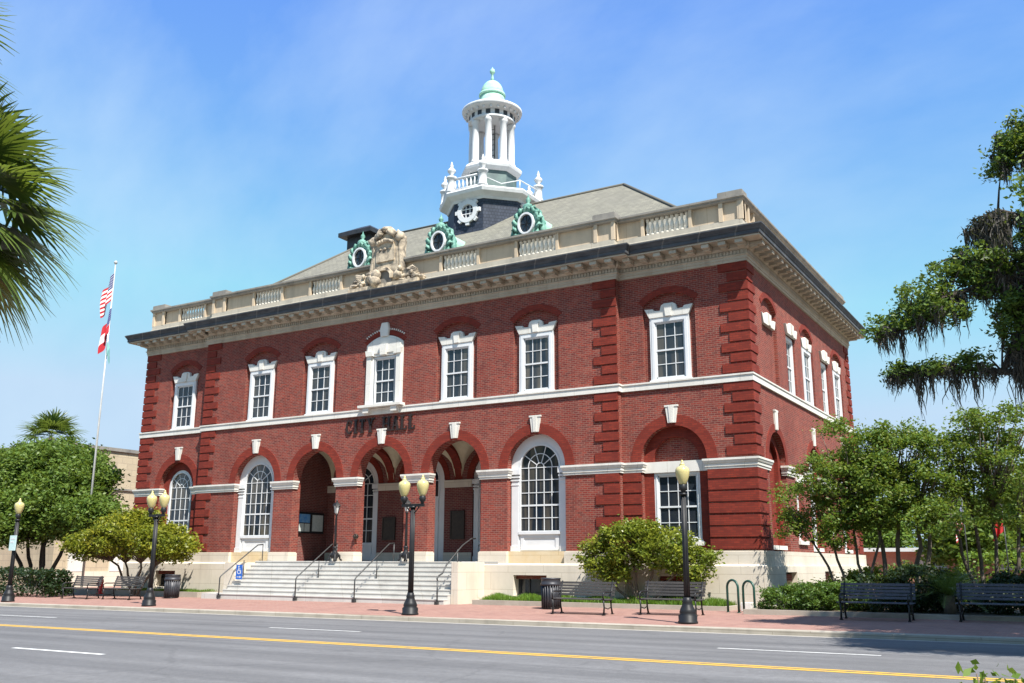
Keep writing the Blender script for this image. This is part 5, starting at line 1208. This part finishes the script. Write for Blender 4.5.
def bin_(label):
    root = thing('litter_bin', label, 'litter bin', (0, 0, 0), 'black slatted litter bins'); mb = MB()
    mb.lathe([(.27, .04), (.285, .30), (.29, .72)], (0, 0, 0), 20)
    for i in range(22): a = 2 * PI * i / 22; c_, s_ = math.cos(a), math.sin(a); mb.tube([(.29 * c_, .29 * s_, .03), (.31 * c_, .31 * s_, .75)], .022, 5)
    mb.build('body', 'bin', root, recalc=False)
    mb = MB(); mb.lathe([(.33, .74), (.345, .76), (.345, .80), (.33, .82), (.31, .93), (.33, .95), (.32, .98), (.20, .98), (.19, .94), (.0, .94)], (0, 0, 0), 24); mb.build('lid', 'bin', root)
    mb = MB(); mb.lathe([(.27, 0), (.28, .05)], (0, 0, 0), 20); mb.build('foot', 'iron', root); return root
c1 = bin_('black slatted litter bin beside the grey bench in front of the basement window'); c1.location = (-6.05, -3.25, zs(-3.25, -6.05))
c2 = copy_tree(c1); c2.location = (-24.7, -2.95, zs(-2.95, -24.7)); c2['label'] = 'black slatted litter bin beside the golden leaved tree and stone base'

def hoop(label):
    root = thing('bike_hoop', label, 'bike rack', (0, 0, 0), 'green bike hoops'); mb = MB(); r_ = .22; H = .72
    mb.tube([(0, -r_, 0), (0, -r_, H)] + [(0, -r_ * math.cos(PI * i / 12), H + r_ * math.sin(PI * i / 12)) for i in range(1, 12)] + [(0, r_, H), (0, r_, 0)], .035, 10); mb.build('tube', 'green_metal', root, recalc=False)
    for s in (-1, 1): mb = MB(); mb.lathe([(.07, 0), (.07, .015)], (0, s * r_, 0), 12); mb.build('foot', 'green_metal', root)
    root.rotation_euler.z = R_(64); return root
h1 = hoop('green bike hoop nearer the grass, of the pair at the building corner'); h1.location = (-.12, -2.75, zs(-2.75, -.12))
h2 = copy_tree(h1); h2.location = (.24, -2.35, .13); h2['label'] = 'green bike hoop nearer the juniper, of the pair at the building corner'
BL = thing('stone_block', 'small pale stone block between the bike hoops', 'block', (-.0, -1.9, .13)); mb = MB(); mb.box(-.22, .12, -1.75, -1.45, .12, .42); mb.build('block', 'whitestone', BL, bevel=.02)

HY = thing('fire_hydrant', 'small red fire hydrant behind the benches under the golden leaved tree', 'hydrant', (-30.0, -2.6, .11)); hx, hy, hz = -30.0, -2.6, .11
mb = MB(); mb.lathe([(.16, 0), (.16, .05), (.11, .07), (.11, .50), (.14, .52), (.14, .56)], (hx, hy, hz), 14); mb.build('barrel', 'hydrant', HY)
mb = MB(); mb.lathe([(.13, .56), (.125, .64), (.08, .72), (.03, .75), (.03, .79), (0, .80)], (hx, hy, hz), 14); mb.build('bonnet', 'hydrant', HY)
for dx, dy in ((-1, 0), (1, 0), (0, -1)): mb = MB(); mb.tube([(hx + .08 * dx, hy + .08 * dy, hz + .42), (hx + .19 * dx, hy + .19 * dy, hz + .42)], .055, 9); mb.build('outlet', 'hydrant', HY)

# handrails on the steps
def stepz(y): return max(.13, min(1.62, 1.62 + (y + .42) / .25 * (1.49 / 9)))
def rail(label, x, curl=False, ytop=-.75):
    root = thing('handrail', label, 'handrail', (x, -1.6, .13), 'metal handrails on the entrance steps'); ya = -2.78; za, zt = .13, 1.62
    mb = MB()
    if curl:
        pts = [(x, -2.75, .95), (x, -2.78, 1.02), (x, -2.7, 1.10), (x, -2.45, 1.2), (x, -2.35, 1.33), (x, -2.2, 1.5), (x, -1.2, 2.2), (x, -.55, 2.48), (x, -.3, 2.48)]
        mb.tube(pts, .028, 7); mb.build('rail', 'railmat', root, recalc=False)
        mb = MB(); mb.tube([(x, -2.75, .13), (x, -2.75, .97)], .028, 7); mb.build('post', 'railmat', root, recalc=False)
    else:
        mb.tube([(x, ya, za), (x, ya, za + .80), (x, ya + .06, za + .88), (x, ytop, stepz(ytop) + .90), (x, ytop + .3, stepz(ytop) + .93)], .026, 7); mb.build('rail', 'railmat', root, recalc=False)
        mb = MB(); mb.tube([(x, ytop + .3, stepz(ytop)), (x, ytop + .3, stepz(ytop) + .93)], .022, 7); mb.build('post', 'railmat', root, recalc=False)
    mb = MB(); ym = -1.5; mb.tube([(x, ym, stepz(ym)), (x, ym, stepz(ym) + (1.15 if curl else .74))], .022, 7); mb.build('post', 'railmat', root, recalc=False)
    mb = MB(); mb.box(x - .06, x + .06, ya - .06, ya + .06, za - .02, za + .10); mb.build('foot', 'railmat', root); return root
rail('handrail carrying the blue sign along the outer edge of the steps', -22.02); rail('straight handrail up the steps under the dark arch with the notice board', -17.75)
rail('straight handrail up the middle of the steps behind the twin globe lamp', -14.75); rail('curled handrail beside the stone cheek wall of the steps', -10.95, True)
BSG = thing('access_sign', 'blue sign with a white wheelchair symbol hanging on the handrail', 'sign', (-21.7, -2.0, .8)); sx, sy, sz = -21.68, -2.05, .86
mb = MB(); mb.box(sx - .19, sx + .19, sy - .012, sy, sz, sz + .60); mb.build('panel', 'signblue', BSG, bevel=.004)
mb = MB(); yy = sy - .016; Z0 = sz + .21
def SGN_(a, b, c, d): mb.mbox(FR, sx + a, sx + b, Z0 + c, Z0 + d, yy, yy + .004)
mb.plate([[(sx - .03 + .034 * math.cos(2 * PI * i / 12), Z0 + .315 + .034 * math.sin(2 * PI * i / 12)) for i in range(12)]], FR, yy, yy + .004)
mb.plate([ring_loop(sx - .005, .085, .11, Z0 + .115, R_(140), R_(385), 20)], FR, yy, yy + .004)
SGN_(-.045, -.012, .13, .275); SGN_(-.011, .07, .20, .225); SGN_(-.011, .075, .13, .158)
mb.plate([[(sx + .055, Z0 + .129), (sx + .08, Z0 + .129), (sx + .125, Z0 + .03), (sx + .095, Z0 + .025)]], FR, yy + .0005, yy + .0045)
SGN_(-.12, .05, -.125, -.10); mb.plate([[(sx + .05, Z0 - .16), (sx + .13, Z0 - .113), (sx + .05, Z0 - .065)]], FR, yy, yy + .004)
mb.build('symbol', 'white', BSG); mb = MB(); mb.tube([(sx - .12, sy + .01, sz + .58), (sx - .34, sy + .03, sz + .66)], .008, 5); mb.tube([(sx - .12, sy + .01, sz + .1), (sx - .34, sy + .03, sz + .14)], .008, 5); mb.build('strap', 'railmat', BSG, recalc=False)

# standing lanterns beside the arches
def lantern(label):
    root = thing('standing_lantern', label, 'lantern', (0, 0, 0), 'iron lanterns beside the entrance arches')
    mb = MB(); mb.lathe([(.13, .10), (.17, .18), (.15, .30), (.09, .38), (.075, .50), (.11, .54), (.06, .60)], (0, 0, 0), 12)
    for i in range(4): a = PI / 4 + i * PI / 2; c_, s_ = math.cos(a), math.sin(a); mb.tube([(.05 * c_, .05 * s_, .38), (.20 * c_, .20 * s_, .22), (.22 * c_, .22 * s_, .08), (.30 * c_, .30 * s_, .02)], [.03, .045, .035, .04], 7)
    mb.build('base', 'iron', root, recalc=False); mb = MB(); mb.lathe([(.055, .58), (.05, 1.2), (.04, 1.85), (.07, 1.88), (.03, 1.93)], (0, 0, 0), 10); mb.build('pole', 'iron', root)
    mb = MB(); mb.lathe([(.07, 1.94), (.145, 2.26)], (0, 0, 0), 6, 0, False); g_ = mb.build('lantern_glass', 'lantern_pane', root)
    mb = MB()
    for i in range(6): a = 2 * PI * i / 6; mb.tube([(.072 * math.cos(a), .072 * math.sin(a), 1.93), (.15 * math.cos(a), .15 * math.sin(a), 2.28)], .010, 5)
    mb.lathe([(.19, 2.25), (.17, 2.29), (.08, 2.38), (.03, 2.42), (.04, 2.46), (0, 2.52)], (0, 0, 0), 6, 0, False); mb.build('lantern_frame', 'iron', root, recalc=False); return root
l1 = lantern('black iron standing lantern in front of the pier beside the notice board arch'); l1.location = (-17.62, -.72, 1.623)
l2 = copy_tree(l1); l2.location = (-13.95, -.72, 1.623); l2['label'] = 'black iron standing lantern behind the twin globe street lamp'

# notice board and plaques in the loggia
NB = thing('notice_board', 'glazed notice board with blue and white papers on the loggia end wall', 'notice board', (LX0, 1.2, 2.9))
mb = MB(); mb.box(LX0, LX0 + .10, .72, 2.45, 2.85, 3.78); mb.build('frame', 'iron', NB, bevel=.01)
for y0_, y1_, z0_, z1_, mt in ((.80, 1.50, 3.32, 3.70, 'paperblue'), (.80, 1.12, 2.93, 3.28, 'paperwhite'), (1.16, 1.50, 2.93, 3.28, 'paperwhite'), (1.66, 2.36, 2.95, 3.68, 'paperwhite')):
    mb = MB(); mb.box(LX0 + .10, LX0 + .106, y0_, y1_, z0_, z1_); mb.build('paper', mt, NB)
for x, z0_, z1_, hw, lab in ((-17.55, 2.55, 3.55, .36, 'dark bronze plaque on the loggia wall beside the round headed window'), (-13.85, 2.55, 3.75, .36, 'dark bronze plaque on the loggia wall beside the white door')):
    P_ = thing('wall_plaque', lab, 'plaque', (x, LY, z0_), 'bronze plaques in the loggia'); mb = MB(); mb.box(x - hw, x + hw, LY - .05, LY + .0, z0_, z1_); mb.build('panel', 'bronze', P_, bevel=.01); mb = MB(); mb.plate([rect(x - hw, x + hw, z0_, z1_), rect(x - hw + .05, x + hw - .05, z0_ + .05, z1_ - .05)], FR, LY - .075, LY - .045); mb.build('rim', 'bronze', P_)
CB = thing('wall_valve', 'small dark round fitting on the entrance pier', 'wall fitting', (-16.0, PJ, 3.0)); mb = MB(); mb.tube([(-16.88 + .0, PJ - .10, 2.62), (-16.88, PJ + .02, 2.62)], .10, 14); mb.tube([(-16.88, PJ - .16, 2.62), (-16.88, PJ - .09, 2.62)], .05, 10); mb.build('fitting', 'bronze', CB, recalc=False)

# flags
def flagmat(name, kind):
    m, nt, b = newmat(name); b.inputs['Roughness'].default_value = .8
    uv = N(nt, 'ShaderNodeTexCoord').outputs['UV']; sp = N(nt, 'ShaderNodeSeparateXYZ'); nt.links.new(uv, sp.inputs[0])
    def mth(op, a, b_=None):
        n_ = N(nt, 'ShaderNodeMath', operation=op)
        for i, v in ((0, a), (1, b_)):
            if v is None: continue
            if hasattr(v, 'links'): nt.links.new(v, n_.inputs[i])
            else: n_.inputs[i].default_value = v
        return n_.outputs[0]
    k = 13 if kind == 'us' else 3; frac = mth('FLOORED_MODULO', mth('FLOOR', mth('MULTIPLY', sp.outputs[1], k)), 2)
    c = mixc(nt, frac, (.46, .018, .03), (.78, .77, .76))
    can = mth('MULTIPLY', mth('LESS_THAN', sp.outputs[0], .4), mth('GREATER_THAN', sp.outputs[1], .46 if kind == 'us' else .34))
    vo_ = N(nt, 'ShaderNodeTexVoronoi'); vo_.inputs['Scale'].default_value = 1; vo_.inputs['Randomness'].default_value = 0
    mp_ = N(nt, 'ShaderNodeMapping'); mp_.inputs['Scale'].default_value = (16, 11, 0); nt.links.new(uv, mp_.inputs[0]); nt.links.new(mp_.outputs[0], vo_.inputs['Vector'])
    star = mth('LESS_THAN', vo_.outputs[0], .25 if kind == 'us' else .16)
    c = mixc(nt, can, c, mixc(nt, star, (.02, .035, .16), (.75, .75, .75))); nt.links.new(c, b.inputs['Base Color']); return m
MT['usflag'] = flagmat('flag_stars_stripes', 'us'); MT['gaflag'] = flagmat('flag_three_bars', 'ga')
MT['greenflag'] = simple('pennant_green', (.10, .30, .30), (.2, .4, .38), 3, .8); MT['redflag'] = simple('flag_red', (.50, .02, .02), (.42, .02, .02), 3, .8)
def flag(name, label, at, w, h, dirx, drop, mat, fold=.12, seed=0):
    nx, ny = 22, 14; vs = []; uvs = []
    for i in range(nx + 1):
        for j in range(ny + 1):
            u_, v_ = i / nx, j / ny; ph = seed + 9 * u_ + 2.2 * v_
            vs.append((at[0] + dirx * w * u_ * (.92 - .1 * v_) , at[1] + fold * math.sin(ph) * (u_ ** .6), at[2] - h * (1 - v_) * (1 - .12 * u_) - drop * u_ ** 1.3 + .05 * math.sin(ph * 1.3) * u_)); uvs.append((u_, v_))
    me = bpy.data.meshes.new(name); fs = [(i * (ny + 1) + j, (i + 1) * (ny + 1) + j, (i + 1) * (ny + 1) + j + 1, i * (ny + 1) + j + 1) for i in range(nx) for j in range(ny)]
    me.from_pydata(vs, [], fs); ul = me.uv_layers.new(name='UVMap')
    for l in me.loops: ul.data[l.index].uv = uvs[l.vertex_index]
    for p_ in me.polygons: p_.use_smooth = True
    me.materials.append(MT[mat]); o = link(name, me); return tag(o, label, 'flag')
FP = thing('flagpole', 'tall white flagpole beyond the far end of the building', 'flagpole', (-35.05, 0, .1))
mb = MB(); mb.tube([(-35.05, 0, .1), (-35.05, 0, 9), (-35.05, 0, 17.55)], [.065, .05, .032], 12); mb.build('pole', 'polegrey', FP); mb = MB(); mb.ball((-35.05, 0, 17.62), .10); mb.build('finial', 'polegrey', FP); mb = MB(); mb.tube([(-34.9, -.05, 1.3), (-34.95, -.05, 17.4)], .012, 5); mb.build('halyard', 'polegrey', FP); mb = MB(); mb.lathe([(.25, 0), (.22, .10), (.12, .2)], (-35.05, 0, .08), 14); mb.build('base', 'concrete', FP)
flag('stars_and_stripes_flag', 'flag of many red and white stripes flying topmost on the tall pole', (-35.0, -.06, 17.0), .85, 1.5, -1, 1.15, 'usflag', .16, 0.5)
flag('stars_and_stripes_tail', '', (-35.0, -.06, 17.0), .6, 1.0, 1, 1.2, 'usflag', .14, 2.0) if False else None
flag('three_bar_flag', 'flag of broad red and white bars with a blue canton below the striped flag', (-34.9, -.06, 15.0), .62, 1.25, -1, 1.5, 'gaflag', .18, 1.4)
flag('green_pennant', 'small green flag hanging lowest on the tall pole', (-35.0, -.06, 13.3), .35, .6, 1, .9, 'greenflag', .1, .3)
FP2 = thing('flagpole', 'short thin flagpole in front of the clipped hedge behind the sago palm', 'flagpole', (5.5, 6, .26))
mb = MB(); mb.tube([(5.5, 6, .2), (5.5, 6, 4.2)], [.025, .018], 8); mb.build('pole', 'railmat', FP2); mb = MB(); mb.ball((5.5, 6, 4.25), .05); mb.build('finial', 'polegrey', FP2)
flag('small_striped_flag', 'small flag of red and white stripes hanging on the short pole', (5.48, 5.95, 3.65), .30, .75, -1, .7, 'usflag', .1, 1)
flag('small_red_flag', 'small plain red flag hanging among the crape myrtle trunks', (6.72, 5.95, 3.3), .36, .6, -1, .45, 'redflag', .1, 2)
FP3 = thing('flagpole', 'short thin flagpole carrying the plain red flag', 'flagpole', (6.74, 6, .26))
mb = MB(); mb.tube([(6.74, 6, .2), (6.74, 6, 3.6)], [.025, .018], 8); mb.build('pole', 'railmat', FP3); mb = MB(); mb.ball((6.74, 6, 3.64), .05); mb.build('finial', 'polegrey', FP3)
